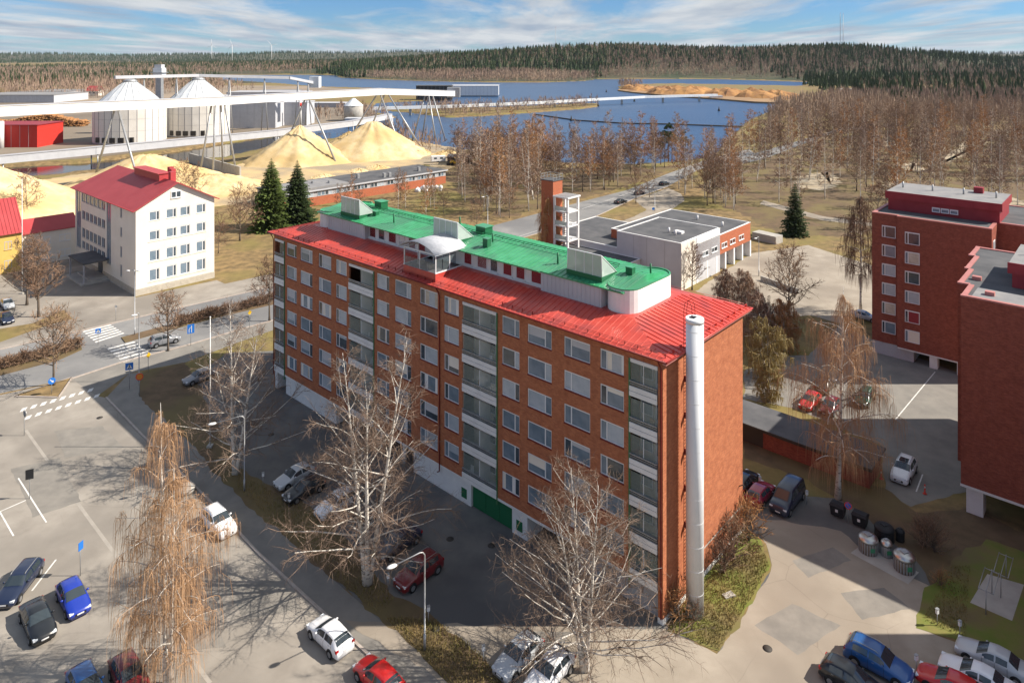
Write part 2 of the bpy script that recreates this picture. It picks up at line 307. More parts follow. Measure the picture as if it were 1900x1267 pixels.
def water_mat():
    m = mat('lake water', (0.006,0.03,0.085), 0.12, spec=0.5); t = m.node_tree; b = t.nodes['Principled BSDF']; L = t.links.new
    tc = N(t, 'ShaderNodeTexCoord'); mp = N(t, 'ShaderNodeMapping'); L(tc.outputs['Object'], mp.inputs[0]); mp.inputs['Scale'].default_value = (0.05,0.16,1)
    n = N(t, 'ShaderNodeTexNoise'); L(mp.outputs[0], n.inputs['Vector']); n.inputs['Scale'].default_value = 3; n.inputs['Detail'].default_value = 8; n.inputs['Roughness'].default_value = 0.7
    bp = N(t, 'ShaderNodeBump'); bp.inputs['Strength'].default_value = 1.0; bp.inputs['Distance'].default_value = 0.6; L(n.outputs['Fac'], bp.inputs['Height']); L(bp.outputs[0], b.inputs['Normal'])
    n2 = N(t, 'ShaderNodeTexNoise'); L(mp.outputs[0], n2.inputs['Vector']); n2.inputs['Scale'].default_value = 0.25; n2.inputs['Detail'].default_value = 5
    rp = N(t, 'ShaderNodeValToRGB'); L(n2.outputs['Fac'], rp.inputs[0]); rp.color_ramp.elements[0].color = (0.012,0.05,0.13,1); rp.color_ramp.elements[1].color = (0.03,0.09,0.20,1)
    L(rp.outputs[0], b.inputs['Base Color']); b.inputs['Roughness'].default_value = 0.3
    return m
M['water'] = water_mat()
M['canalwater'] = mat('dark canal water', (0.012,0.016,0.022), 0.08, spec=0.5, bump=0.3, scale=0.8)
def ragged(P, amp, step=0.7, seed=1):
    rg = random.Random(seed); out = []
    for i in range(len(P)):
        a = Vector(P[i]); b = Vector(P[(i+1)%len(P)]); L_ = (b-a).length; n = max(1, min(60, int(L_/step))); d = (b-a).normalized(); s = Vector((-d.y,d.x)); w = 0.0
        for k in range(n): w = 0.6*w+rg.uniform(-amp,amp)*0.8; out.append(tuple(a.lerp(b,k/n)+s*(w if k else 0)))
    return out
def sheet(name, pts, z, m, px=True, kind='structure', parent=None, rag=0.0):
    P = [G(*p) for p in pts] if px else pts
    if rag: P = ragged(P, rag)
    a = sum(P[i][0]*P[(i+1)%len(P)][1]-P[(i+1)%len(P)][0]*P[i][1] for i in range(len(P)))
    if a < 0: P = P[::-1]
    o = MB().add([(p[0],p[1],z) for p in P], [tuple(range(len(P)))]).build(name, m, parent)
    if parent is None: tag(o, kind=kind)
    return o
sheet('lake_water', [(-1400,420),(-95,420),(-95,330),(40,270),(160,270),(1400,700),(1800,2500),(-2500,2500)], -1.0, M['water'], px=False)
sheet('canal_water', [(-330,190),(-150,250),(-95,329),(-94.9,470),(-160,470),(-230,330),(-330,300)], -1.004, M['canalwater'], px=False)
# paved surfaces, each a thin sheet on the ground
sheet('street_asphalt', [(-700,790),(-120,742),(0,733),(133,703),(180,735),(197,738),(265,809),(389,930),(480,1028),(594,1132),(686,1218),(760,1290),(860,1500),(-300,1500)], 0.012, M['asphalt'])
sheet('walkway', [(197,738),(240,692),(330,690),(440,868),(571,1034),(690,1137),(832,1267),(1000,1500),(860,1500),(760,1290),(686,1218),(594,1132),(480,1028),(389,930),(265,809)], 0.008, M['walk'])
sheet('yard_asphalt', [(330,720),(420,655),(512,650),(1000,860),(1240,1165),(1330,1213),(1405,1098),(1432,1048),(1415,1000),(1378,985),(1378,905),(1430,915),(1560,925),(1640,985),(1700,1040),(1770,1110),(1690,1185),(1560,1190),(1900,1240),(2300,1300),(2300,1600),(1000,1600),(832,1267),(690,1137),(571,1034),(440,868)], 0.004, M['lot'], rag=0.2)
sheet('sunlit_drive', [(1100,1165),(1240,1168),(1330,1213),(1405,1098),(1432,1048),(1415,1000),(1385,960),(1440,965),(1560,985),(1600,1020),(1700,1075),(1750,1100),(1700,1165),(1770,1190),(2100,1260),(2300,1600),(1000,1600),(860,1290),(640,1150),(900,1160)], 0.016, M['sand'], rag=0.2)  # sunlit part of the yard asphalt, painted paler from the block's shadow edge on
sheet('verge', [(262,692),(345,672),(372,716),(440,866),(594,949),(732,1107),(809,1149),(900,1222),(960,1300),(1040,1500),(1000,1500),(832,1267),(690,1137),(571,1034),(440,918),(330,800),(258,735)], 0.020, M['litter'], rag=0.28)
sheet('chimney_lawn', [(1236,1170),(1300,1195),(1335,1208),(1375,1150),(1405,1098),(1430,1048),(1412,1002),(1380,978),(1310,1060)], 0.024, M['lawn'], rag=0.28)
sheet('back_yard_asphalt', [(1500,660),(1560,600),(1640,640),(1800,700),(1800,910),(1690,940),(1640,910),(1640,830),(1480,760),(1380,740),(1380,690),(1440,660)], 0.008, M['walk'], rag=0.2)
sheet('sandy_yard', [(1395,470),(1500,455),(1640,500),(1640,575),(1560,600),(1500,585),(1400,590),(1290,540)], 0.012, M['sand'], rag=0.2)
sheet('tree_bed', [(1380,810),(1480,850),(1640,905),(1700,950),(1800,940),(1900,990),(1980,1040),(1980,1180),(1770,1150),(1700,1040),(1610,960),(1500,890),(1380,850)], 0.012, M['litter'], rag=0.28)
sheet('rack_lawn', [(1700,1165),(1712,1100),(1765,1040),(1830,1000),(1960,1040),(1960,1250),(1860,1210),(1790,1195)], 0.028, M['lawn'], rag=0.28)
# main road: two carriageways, median, pavements
UP = [(-250,708),(0,649),(155,613),(249,591),(470,540),(560,517),(700,484),(880,428),(1085,373),(1163,353),(1239,322.5),(1315,295),(1390,277)]
LOW = [(-250,800),(0,730),(133,702),(227,671.5),(345,641),(453,609),(508,594),(700,530),(900,462),(1107.6,401),(1176,369),(1239,346),(1294.6,316),(1340,301),(1400,285)]
sheet('main_road', UP+LOW[::-1], 0.008, M['road'])
sheet('school_pavement', [(-250,690),(0,635),(100,600),(250,565),(402,530),(520,505),(520,527),(470,540),(249,591),(155,613),(0,649),(-250,708)], 0.016, M['asphalt'])
sheet('school_yard', [(-200,560),(30,500),(150,470),(252,552),(402,520),(420,528),(250,568),(150,606),(118,575),(60,600),(0,610),(-200,640)], 0.012, M['asphalt'])
sheet('road_pavement', [(133,703),(227,672.5),(345,642),(453,610),(508,595),(508,612),(440,636),(345,672),(240,692),(180,735)], 0.012, M['walk'])
sheet('side_path', [(1176,371),(1200,390),(1178,402),(1108,425),(1140,440),(1215,410),(1270,372),(1264,360),(1240,349)], 0.012, M['sand'], rag=0.2)
sheet('lakeside_road', [(1340,301),(1400,285),(1480,262),(1560,238),(1660,231),(1660,234),(1560,242),(1490,268),(1415,296),(1345,311)], 0.012, M['road'])
sheet('wood_path', [(1415,372),(1530,402),(1625,415),(1625,421),(1525,409),(1410,379)], 0.012, M['sand'], rag=0.2)
for k, p in enumerate([[(1475,330),(1530,318),(1560,338),(1530,352),(1480,348)],[(1665,306),(1700,302),(1720,313),(1690,319)],[(1640,338),(1760,352),(1900,372),(1900,392),(1760,382),(1650,358)],[(1640,262),(1700,258),(1690,270),(1650,275)],[(1740,290),(1800,262),(1830,262),(1790,292),(1750,302)],[(1585,224),(1640,222),(1640,226),(1590,228)]]):
    sheet('reed_bed', p, 0.02+0.004*k, M['reeds'], rag=2.0)
sheet('sawdust_ground', [(20,345),(130,325),(330,305),(420,312),(480,292),(640,275),(770,262),(850,275),(870,300),(830,315),(790,305),(640,335),(560,345),(470,400),(430,380),(300,400),(130,420),(20,400)], 0.008, M['sawground'], rag=1.0)
sheet('mill_yard', [(-200,240),(-200,300),(0,303),(160,294),(310,277),(480,250),(640,228),(700,215),(690,195),(560,190),(420,185),(0,190)], 0.012, mat('mill yard', (0.20,0.16,0.12), 0.95, (0.28,0.24,0.19), 0.02, detail=8, c3=(0.15,0.12,0.09), s3=0.01))
sheet('timber_terminal', [(0,172),(300,158),(560,160),(700,168),(700,178),(420,185),(0,190)], 0.02, mat('terminal yard', (0.33,0.26,0.19), 0.95, (0.22,0.18,0.14), 0.012))
sheet('wood_floor', [(1325,315),(1420,292),(1500,268),(1640,242),(2000,240),(2000,420),(1760,402),(1640,422),(1600,442),(1520,436),(1440,432),(1400,408),(1340,385),(1300,350)], 0.004, M['litter'], rag=1.5)
sheet('wood_floor', [(820,322),(880,300),(960,306),(1060,312),(1140,316),(1215,312),(1280,304),(1235,318),(1160,348),(1085,366),(1000,388),(930,405),(870,375)], 0.004, M['litter'], rag=1.5)
# median with dry hedge, islands
def strip_thing(name, pts, z, m, h, label=None, cat=None):
    P = [G(*p) for p in pts]; return tag(MB().prism(P, 0.0, h).build(name, m), kind='structure')
strip_thing('median_strip', [(-120,722),(0,684),(100,653),(150,640),(152,649),(110,668),(0,697),(-120,735)], 0, M['litter'], 0.13)
strip_thing('median_strip', [(225,627),(293,609),(400,583),(508,557),(620,527),(620,532),(508,565),(400,590),(300,617),(232,636)], 0, M['litter'], 0.13)
isl = strip_thing('traffic_island', [(28,735),(132,702),(108,737)], 0, M['drygrass'], 0.13)
def kerb(pts, w=0.22, h=0.13):
    P = [Vector((*G(*p), 0)) for p in pts]; mb = MB()
    for a, b in zip(P, P[1:]):
        d = (b-a).normalized(); s = Vector((-d.y, d.x, 0))*w/2; up = Vector((0,0,h))
        q = [a-s, b-s, b+s, a+s]; mb.add(q+[p+up for p in q], [(0,3,2,1),(4,5,6,7),(0,1,5,4),(1,2,6,5),(2,3,7,6),(3,0,4,7)])
    return tag(mb.build('kerb', M['kerb']), kind='structure')
kerb([(197,738),(265,809),(389,930),(480,1028),(594,1132),(686,1218),(760,1290)])
kerb([(28,736),(133,701),(108,738),(28,736)]); kerb([(133,703),(227,672),(345,641.5),(453,609.5),(508,594.5)])
kerb([(0,649),(155,613),(249,591),(470,540),(520,527)]); kerb([(900,462),(1107,401.5),(1176,369.5),(1239,346.5)])
# paint
def stripes(name, a0, a1, b0, b1, n, frac=0.5, z=0.02):
    """n bars between the edge a0-a1 and the edge b0-b1 (photo pixels)"""
    A0, A1, B0, B1 = (Vector(G(*p)) for p in (a0, a1, b0, b1)); root = empty(name); tag(root, kind='structure')
    for k in range(n):
        t0 = (k+0.5-frac/2)/n; t1 = (k+0.5+frac/2)/n
        q = [A0.lerp(B0,t0), A1.lerp(B1,t0), A1.lerp(B1,t1), A0.lerp(B0,t1)]
        sheet('stripe', [tuple(p) for p in q], z, M['paint'], px=False, parent=root)
stripes('zebra_crossing', (152,614),(204,601.5),(179,637),(232,619.5), 6)
stripes('zebra_crossing', (197,645.5),(247,632.5),(230,674),(285,658.5), 6)
stripes('block_crossing', (32,766),(37,759),(174,724.5),(178,718.5), 8, 0.55); stripes('block_crossing', (40,781),(45,774),(186,735),(190,729), 8, 0.55)
def line(a, b, w=0.13, z=0.02, m='paint'):
    A, B = Vector(G(*a)), Vector(G(*b)); d = (B-A).normalized(); s = Vector((-d.y,d.x))*w/2
    sheet('painted_line', [tuple(p) for p in (A-s,B-s,B+s,A+s)], z, M[m], px=False)
for a, b in [((34,887),(86,969)),((0,949),(48,928)),((0,950),(25,994)),((104,1038),(59,1096)),((1080,388),(1240,334)),((960,440),(1060,408)),((1712,880),(1700,912)),((1735,690),(1660,780)),((1475,722),(1495,730))]: line(a, b)
line((48,798),(162,958), 0.3, 0.016, 'strip'); line((162,958),(390,1267), 0.3, 0.016, 'strip')
for px, py, lab in [(185,775,'manhole cover in the street near the block crossing'),(808,1166,'manhole cover in the drive beside the sunny verge'),(835,1000,'left manhole cover in the shaded yard'),(912,1012,'right manhole cover in the shaded yard'),(503,806,'manhole cover in the shade left of the parking row'),(1424,1203,'manhole cover in the drive right of the flue')]:
    x, y = G(px, py); mb = MB().lathe([(0.36,0),(0.36,0.006),(0.0,0.007)], n=16); tag(mb.build('manhole_cover', M['grain'], loc=(x,y,0.017)), lab, 'manhole', 'manhole covers')

for k, p in enumerate([[(1470,1040),(1545,1015),(1580,1040),(1500,1072)],[(1400,1160),(1470,1120),(1560,1160),(1480,1215)],[(100,800),(190,790),(230,830),(120,850)],[(420,1090),(520,1070),(560,1130),(450,1150)],[(20,870),(110,850),(150,930),(60,960)],[(300,1120),(380,1110),(420,1200),(330,1210)],[(1560,1100),(1640,1090),(1690,1130),(1600,1150)],[(960,1172),(1060,1172),(1040,1200),(950,1195)],[(560,860),(700,900),(660,930),(540,890)],[(800,960),(900,985),(860,1040),(790,1010)]]):
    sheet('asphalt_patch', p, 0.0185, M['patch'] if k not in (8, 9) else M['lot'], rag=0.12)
# ------------------------------------------------------------------ main apartment block
def wall_with_openings(mb, x0, x1, z0, z1, ops, y=0.0, depth=0.22, sides=True):
    """vertical wall in the plane y, facing +y, with rectangular openings (xa, xb, za, zb)"""
    xs = sorted({x0, x1, *[v for o in ops for v in o[:2]]}); zs = sorted({z0, z1, *[v for o in ops for v in o[2:]]})
    for i in range(len(xs)-1):
        run = None
        for j in range(len(zs)-1):
            cx, cz = (xs[i]+xs[i+1])/2, (zs[j]+zs[j+1])/2
            hole = any(a < cx < b and c < cz < d for a, b, c, d in ops)
            if not hole: mb.add([(xs[i],y,zs[j]),(xs[i],y,zs[j+1]),(xs[i+1],y,zs[j+1]),(xs[i+1],y,zs[j])], [(0,1,2,3)])
    if sides:
        for a, b, c, d in ops:
            yb = y-depth
            mb.add([(a,y,c),(b,y,c),(b,yb,c),(a,yb,c),(a,y,d),(b,y,d),(b,yb,d),(a,yb,d)], [(0,1,2,3),(7,6,5,4),(3,7,4,0),(1,5,6,2)])
_wm = {}
def window(parent, x, z0, w, h, y, pane, split=None, fw=0.07, out=1, mats=('frame', 'redtrim'), name='window', sill=True):
    """window with a frame ring and one or two panes; x is its low end, y the wall plane, out=+1 faces +y"""
    key = (round(w,2), round(h,2), split, fw, out, mats, sill)
    if key not in _wm:
        fr = MB(); t = 0.10
        y0, y1 = (-t, 0.0) if out > 0 else (0.0, t)
        fr.box(0,w,y0,y1,0,fw); fr.box(0,w,y0,y1,h-fw*1.8,h); fr.box(0,fw,y0,y1,fw,h-fw*1.8); fr.box(w-fw,w,y0,y1,fw,h-fw*1.8)
        cells = [(fw, w-fw)]
        if split:
            xs = split*w; fr.box(xs-fw*0.7,xs+fw*0.7,y0,y1,fw,h-fw*1.8); cells = [(fw, xs-fw*0.7), (xs+fw*0.7, w-fw)]
        pn = []
        for a, b in cells:
            mb = MB(); ym = -0.05*out
            q = [(a,ym,fw),(b,ym,fw),(b,ym,h-fw*1.8),(a,ym,h-fw*1.8)]
            mb.add(q, [(3,2,1,0)] if out > 0 else [(0,1,2,3)]); pn.append(mb.mesh('pane', None))
        sm = MB().box(-0.04,w+0.04,*((-0.02,0.10) if out > 0 else (-0.10,0.02)),-0.09,-0.005).mesh('sill', M[mats[1]]) if sill else None
        _wm[key] = (fr.mesh('window_frame', M[mats[0]]), pn, sm)
    fm, pn, sm = _wm[key]
    o = link_obj(name, fm, parent, (x, y, z0))
    for k, p in enumerate(pn):
        pk = pane if not isinstance(pane, (tuple, list)) else pane[k % len(pane)]
        kk = (key, k, pk)
        if kk not in _wm: q = p.copy(); q.materials.clear(); q.materials.append(M[pk]); _wm[kk] = q
        link_obj('pane', _wm[kk], o)
    if sm: link_obj('sill', sm, o)
    return o
def dress(o, w, h, split, side, rg, fw=0.07):
    """half drawn blind or curtains right behind the big pane's face"""
    a, b = (split*w+fw*.8, w-fw-.01) if side == 'l' else (fw+.01, split*w-fw*.8); t = rg.random(); y = -0.045
    if t < 0.30: z = h-fw*1.8-(h-.3)*rg.choice([.25,.4,.6,.75]); MB().add([(a,y,z),(b,y,z),(b,y,h-fw*1.85),(a,y,h-fw*1.85)], [(3,2,1,0)]).build('roller_blind', M[rg.choice(['blind','cream','lightgrey'])], o)
    elif t < 0.48:
        for p, q in ((a, a+(b-a)*rg.uniform(.12,.3)), (b-(b-a)*rg.uniform(.12,.3), b)): MB().add([(p,y,fw*1.1),(q,y,fw*1.1),(q,y,h-fw*1.85),(p,y,h-fw*1.85)], [(3,2,1,0)]).build('curtain', M[rg.choice(['white','cream','curtain'])], o)
WX = [(3.62,2.36,'r'),(7.02,2.81,'r'),(11.24,2.83,'l'),(15.08,2.2,'l'),(23.24,2.18,'r'),(26.42,2.8,'r'),(30.67,2.78,'l'),(34.46,2.25,'l'),(42.6,2.22,'r'),(45.84,2.75,'r'),(49.99,2.81,'l'),(53.72,2.41,'l')]
BX = [(0.44,3.06),(17.9,22.68),(37.23,42.1),(56.67,59.15)]
FP = 2.96; LEN, DEP, EAVE = 59.4, 14.8, 21.1
def main_block():
    o0 = G(1230,1160); B = empty('apartment_block', (*o0, 0), ANG, 'seven storey red brick apartment block with red metal roof and green penthouse', 'building')
    ops = []
    for x, w, s in WX:
        for r in range(6): ops.append((x, x+w, 18.5-FP*r, 20.18-FP*r))
    for a, b in BX: ops.append((a, b, 2.42, 20.25))
    wb = MB(); wall_with_openings(wb, 0, LEN, 2.55, EAVE-0.1, ops)
    wb.add([(0,0,0.45),(0,0,EAVE-0.1),(0,-DEP,EAVE-0.1),(0,-DEP,0.45)], [(3,2,1,0)])                     # near gable
    wb.add([(LEN,0,0),(LEN,0,EAVE-0.1),(LEN,-DEP,EAVE-0.1),(LEN,-DEP,0)], [(0,1,2,3)]); wb.add([(0,-DEP,0),(LEN,-DEP,0),(LEN,-DEP,EAVE-0.1),(0,-DEP,EAVE-0.1)], [(3,2,1,0)])
    wb.add([(0,0,0.45),(0,0,2.55),(0.44,0,2.55),(0.44,0,0.45)], [(0,1,2,3)]); wb.add([(0.44,0,0.45),(0.44,0,2.55),(0.44,-1.2,2.55),(0.44,-1.2,0.45)], [(0,1,2,3)])
    wb.build('wall', M['brick'], B)
    boxo('plinth', M['white'], B, -0.03, 0.45, -DEP, 0.03, 0, 0.44)
    boxo('string_course', M['concrete'], B, -0.04, -0.002, -DEP, -3.9, 2.45, 2.55)
    # windows
    for ci, (x, w, s) in enumerate(WX):
        for r in range(6):
            k = rnd.random(); low = r >= 3
            main = 'blind' if k < (0.2 if low else 0.45) else ('glassb' if k < 0.8 else 'glass')
            side = rnd.choice(['glassb','blind','glass'] if not low else ['glassb','glass','glassb'])
            sp = 0.27 if s == 'l' else 0.73
            dress(window(B, x+0.01, 18.51-FP*r, w-0.02, 1.66, -0.06, (side, main) if s == 'l' else (main, side), sp), w-0.02, 1.66, sp, s, rnd)
    # balconies
    for bi, (a, b) in enumerate(BX):
        w = b-a
        bm_ = MB(); bm_.add([(a,-1.6,2.42),(b,-1.6,2.42),(b,-1.6,20.25),(a,-1.6,20.25)], [(3,2,1,0)]).build('balcony_back', M['curtain'], B)
        boxo('balcony_post', M['greenpost'], B, b-0.07 if bi in (0,) else a-0.06, b+0.06 if bi == 0 else a+0.07, -0.02, 0.10, 1.9, 20.2) if bi < 2 else boxo('balcony_post', M['greenpost'], B, a-0.06, a+0.07, -0.02, 0.10, 1.9, 20.2)
        for r in range(6):
            zf = 17.2-FP*r                                   # underside of the white front
            bal = MB().box(a+0.08, b-0.08, -1.58, 0.02, zf+0.02, zf+0.22).build('balcony', M['greywall'], B)
            boxo('front_panel', M['white'], bal, a+0.03, b-0.02, 0.03, 0.13, zf, zf+0.38); boxo('front_panel', M['white'], bal, a+0.03, b-0.02, 0.05, 0.12, zf+0.42, zf+0.80)
            boxo('rail', M['galv'], bal, a+0.03, b-0.02, 0.02, 0.14, zf+1.16, zf+1.24)
            boxo('rail', M['galv'], bal, a+0.03, b-0.02, 0.03, 0.10, zf+0.98, zf+1.02)
            MB().add([(a+0.04,0.07,zf+0.8),(b-0.03,0.07,zf+0.8),(b-0.03,0.07,zf+1.16),(a+0.04,0.07,zf+1.16)], [(3,2,1,0)]).build('rail_glass', M['railglass'], bal)
            if r == 0: boxo('blind_box', M['frame'], bal, a+0.03, b-0.03, -0.03, 0.05, zf+2.72, zf+3.02)
            n = 2 if w < 3 else 4
            open_ = (bi == 2 and r == 0) or (bi == 3 and r == 0)
            for k in range(n):
                if open_ and k >= n//2: continue
                xa = a+0.05+(w-0.1)*k/n; xb = a+0.05+(w-0.1)*(k+1)/n
                MB().add([(xa,0.0,zf+1.24),(xb,0.0,zf+1.24),(xb,0.0,zf+2.74),(xa,0.0,zf+2.74)], [(3,2,1,0)]).build('glazing', M['balglass'], bal)
                if k and k == n//2: boxo('mullion', M['frame'], bal, xa-0.025, xa+0.025, -0.03, 0.03, zf+1.24, zf+2.74)
            # door and window in the back wall
            dx = a+0.25+(0.3 if w > 3 else 0)
            boxo('door', M['frame'], bal, dx, dx+0.85, -1.59, -1.52, zf+0.24, zf+2.3); boxo('door_glass', M['glassb'], bal, dx+0.12, dx+0.73, -1.52, -1.50, zf+0.9, zf+2.2)
            boxo('inner_window', M['frame'], bal, dx+1.1, min(dx+2.3, b-0.15), -1.59, -1.53, zf+0.95, zf+2.3)
            boxo('inner_pane', M['glass' if rnd.random() < .5 else 'glassb'], bal, dx+1.18, min(dx+2.22, b-0.22), -1.53, -1.515, zf+1.02, zf+2.22)
            if w > 3: boxo('partition', M['white'], bal, (a+b)/2-0.04, (a+b)/2+0.04, -1.58, -0.06, zf+0.22, zf+2.75)
            if rnd.random() < 0.6:
                cx = rnd.uniform(a+0.4, b-0.6); c = MB().box(cx,cx+0.45,-0.95,-0.5,zf+0.6,zf+0.65).box(cx,cx+0.45,-0.99,-0.95,zf+0.6,zf+1.1)
                for dx_, dy_ in ((0,0),(0.4,0),(0,0.4),(0.4,0.4)): c.box(cx+dx_,cx+dx_+0.05,-0.95+dy_,-0.9+dy_,zf+0.22,zf+0.6)
                c.build('balcony_chair', M[rnd.choice(['white','black','wood'])], bal)
    # ground floor: fascia, soffit, boxes, doors
    boxo('fascia', M['white'], B, 0.45, LEN, -0.25, 0.04, 2.32, 2.545); boxo('soffit', M['greywall'], B, 0.45, LEN-0.02, -DEP+0.05, -0.26, 2.36, 2.5)
    boxo('core_wall', M['greywall'], B, 0.46, LEN-0.05, -DEP+0.04, -6.5, 0, 2.35)
    for a, b, y, m in [(0.5,9.2,-0.5,'greywall'),(14.2,16.1,-0.12,'white'),(21.6,30.4,-0.12,'white'),(45.0,56.6,-0.15,'white'),(58.7,59.35,-0.1,'white')]:
        boxo('ground_wall', M[m], B, a, b, -6.4 if b-a > 3 else -2.4, y, 0, 2.3)
    for k in range(3): boxo('garage_door', M['greendark'], B, 16.15+1.8*k, 17.9+1.8*k, -0.5, -0.3, 0.05, 2.25)
    for x in (14.8, 22.2): boxo('vent_grille', M['greendark'], B, x, x+0.75, -0.12, -0.09, 0.5, 1.45)
    for x in (32.5, 36.5, 41.0): MB().tube([(x,-0.6,0),(x,-0.6,2.34)], 0.22, 12).build('pillar', M['white'], B)
    # roof: hipped red sheet with seams, gutters, snow guards
    ov = 0.62; e = EAVE; x0, x1, y0, y1 = -ov, LEN+ov, -DEP-ov, ov; zi = 22.15; ix0, ix1, iy0, iy1 = 4.6, 54.9, -11.6, -3.1
    rf = MB(); o_ = [(x0,y0,e),(x1,y0,e),(x1,y1,e),(x0,y1,e)]; i_ = [(ix0,iy0,zi),(ix1,iy0,zi),(ix1,iy1,zi),(ix0,iy1,zi)]
    rf.add(o_+i_, [(0,1,5,4),(1,2,6,5),(2,3,7,6),(3,0,4,7),(4,5,6,7)]); rf.add([(p[0],p[1],e-0.16) for p in o_]+o_, [(0,1,5,4),(1,2,6,5),(2,3,7,6),(3,0,4,7)][::1]); 
    rf.add([(p[0],p[1],e-0.16) for p in o_], [(3,2,1,0)])
    roof = rf.build('roof', M['redroof'], B)
    def zr_front(x, y): return e+(zi-e)*(y1-y)/(y1-iy1)
    for k in range(int((x1-x0)/0.62)):
        x = x0+0.3+k*0.62; yt = iy1
        if x < ix0: yt = y1-(x-x0)/(ix0-x0)*(y1-iy1)
        if x > ix1: yt = y1-(x1-x)/(x1-ix1)*(y1-iy1)
        zt = zr_front(x, yt); mb = MB(); w_ = 0.022
        mb.add([(x-w_,y1,e),(x+w_,y1,e),(x+w_,yt,zt),(x-w_,yt,zt),(x-w_,y1,e+0.045),(x+w_,y1,e+0.045),(x+w_,yt,zt+0.045),(x-w_,yt,zt+0.045)], [(4,7,6,5),(0,4,5,1),(0,3,7,4),(1,5,6,2)])
        mb.build('seam', M['redroof'], roof)
    for k in range(int((y1-y0)/0.62)):
        y = y0+0.3+k*0.62; xt = ix0
        if y > iy1: xt = x0+(y1-y)/(y1-iy1)*(ix0-x0)
        if y < iy0: xt = x0+(y-y0)/(iy0-y0)*(ix0-x0)
        zt = e+(zi-e)*(xt-x0)/(ix0-x0); w_ = 0.022
        for sgn in (0, 1):
            xa, xb = (x0, xt) if sgn == 0 else (x1, LEN-xt)
            MB().add([(xa,y-w_,e),(xa,y+w_,e),(xb,y+w_,zt),(xb,y-w_,zt),(xa,y-w_,e+0.05),(xa,y+w_,e+0.05),(xb,y+w_,zt+0.05),(xb,y-w_,zt+0.05)], [(4,5,6,7),(7,6,5,4),(0,4,7,3),(1,2,6,5)]).build('seam', M['redtrim' if False else 'redroof'], roof)
    MB().tube([(x0,y1+0.07,e-0.06),(x1,y1+0.07,e-0.06)], 0.075, 8).build('gutter', M['redtrim'], roof)
    MB().tube([(x0-0.07,y0,e-0.06),(x0-0.07,y1,e-0.06)], 0.075, 8).build('gutter', M['redroof'], roof); MB().tube([(x1+0.07,y0,e-0.06),(x1+0.07,y1,e-0.06)], 0.075, 8).build('gutter', M['redroof'], roof)
    boxo('eave_board', M['coping'], roof, x0-0.02, x0+0.3, y0, y1, e-0.30, e-0.165)
    sg = MB()
    for dz in (0.14, 0.28): sg.tube([(x0+0.2,y1-0.45,e+0.12+dz),(x1-0.2,y1-0.45,e+0.12+dz)], 0.018, 4)
    for k in range(48): sg.box(x0+0.3+k*1.24, x0+0.34+k*1.24, y1-0.5, y1-0.42, e+0.05, e+0.42)
    sg.build('snow_guard', M['redtrim'], roof)
    sg = MB()
    for k in range(12): sg.box(x0+0.3,x0+0.5,y0+0.4+k*1.25,y0+0.45+k*1.25,e+0.02,e+0.30)
    for k in range(22): sg.box(20+k*1.2,20.05+k*1.2,y0+0.3,y0+0.5,e+0.02,e+0.35)
    sg.tube([(x0+0.4,y0+0.2,e+0.28),(x0+0.4,y1-0.6,e+0.28)], 0.02, 4); sg.tube([(x0+0.6,y0+0.4,e+0.3),(x1,y0+0.4,e+0.3)], 0.02, 4); sg.build('snow_guard', M['redroof'], roof)
    for x, y in [(26.02,0.12),(0.1,0.14),(LEN-0.05,0.12)]:
        MB().tube([(x,0.62,e-0.1),(x,0.25,e-0.7),(x,y,e-1.1),(x,y,1.9),(x+0.3,y,1.7)] if x > 1 else [(x,0.62,e-0.1),(x,y,e-0.9),(x,y,0.5)], 0.06, 8).build('downpipe', M['redtrim'], B)
    # penthouse
    P = MB(); r_ = 2.0; px0, px1, py0, py1 = 5.0, 54.5, -11.3, -3.3; ptop = 24.05
    def rounded(x0, x1, y0, y1, r, ends=('l','r')):
        pts = []
        for cx, cy, a0 in ((x1-r,y0+r,-90),(x1-r,y1-r,0),(x0+r,y1-r,90),(x0+r,y0+r,180)):
            for k in range(7): t = R(a0+15*k); pts.append((cx+r*math.cos(t), cy+r*math.sin(t)))
        return pts
    for nm, a, b in (('end_wall',px0,8.2),('end_wall',51.6,px1)):
        poly = rounded(a, b, py0, py1, 1.55); MB().prism(poly, 21.4, ptop+0.12).build(nm, M['white'], B)
        pr = MB(); inner = [((p[0]-(a+b)/2)*0.93+(a+b)/2, (p[1]-(py0+py1)/2)*0.97+(py0+py1)/2) for p in poly]; n = len(poly)
        pr.add([(p[0],p[1],ptop+0.12) for p in poly]+[(p[0],p[1],ptop+0.24) for p in poly]+[(p[0],p[1],ptop+0.24) for p in inner]+[(p[0],p[1],ptop-0.2) for p in inner],
               [(i,(i+1)%n,n+(i+1)%n,n+i) for i in range(n)]+[(n+i,n+(i+1)%n,2*n+(i+1)%n,2*n+i) for i in range(n)]+[(2*n+i,2*n+(i+1)%n,3*n+(i+1)%n,3*n+i) for i in range(n)])
        pr.build('parapet_rim', M['greenroof'], B); MB().prism(inner, ptop+0.121, ptop+0.135).build('end_roof', M['greenroof'], B)
    for a, b in ((8.2,15.25),(43.6,51.6)):
        boxo('clad_wall', M['lightgrey'], B, a, b, py0+0.1, py1-0.05, 21.6, ptop-0.12)
        for k in range(int((b-a)/0.5)): boxo('clad_rib', M['lightgrey'], B, a+0.2+k*0.5, a+0.26+k*0.5, py1-0.06, py1-0.02, 21.9, ptop-0.13)
    boxo('penthouse_wall', M['white'], B, 15.25, 43.6, py0+0.1, py1-0.75, 21.6, ptop-0.1)
    x = 15.6; k = 0
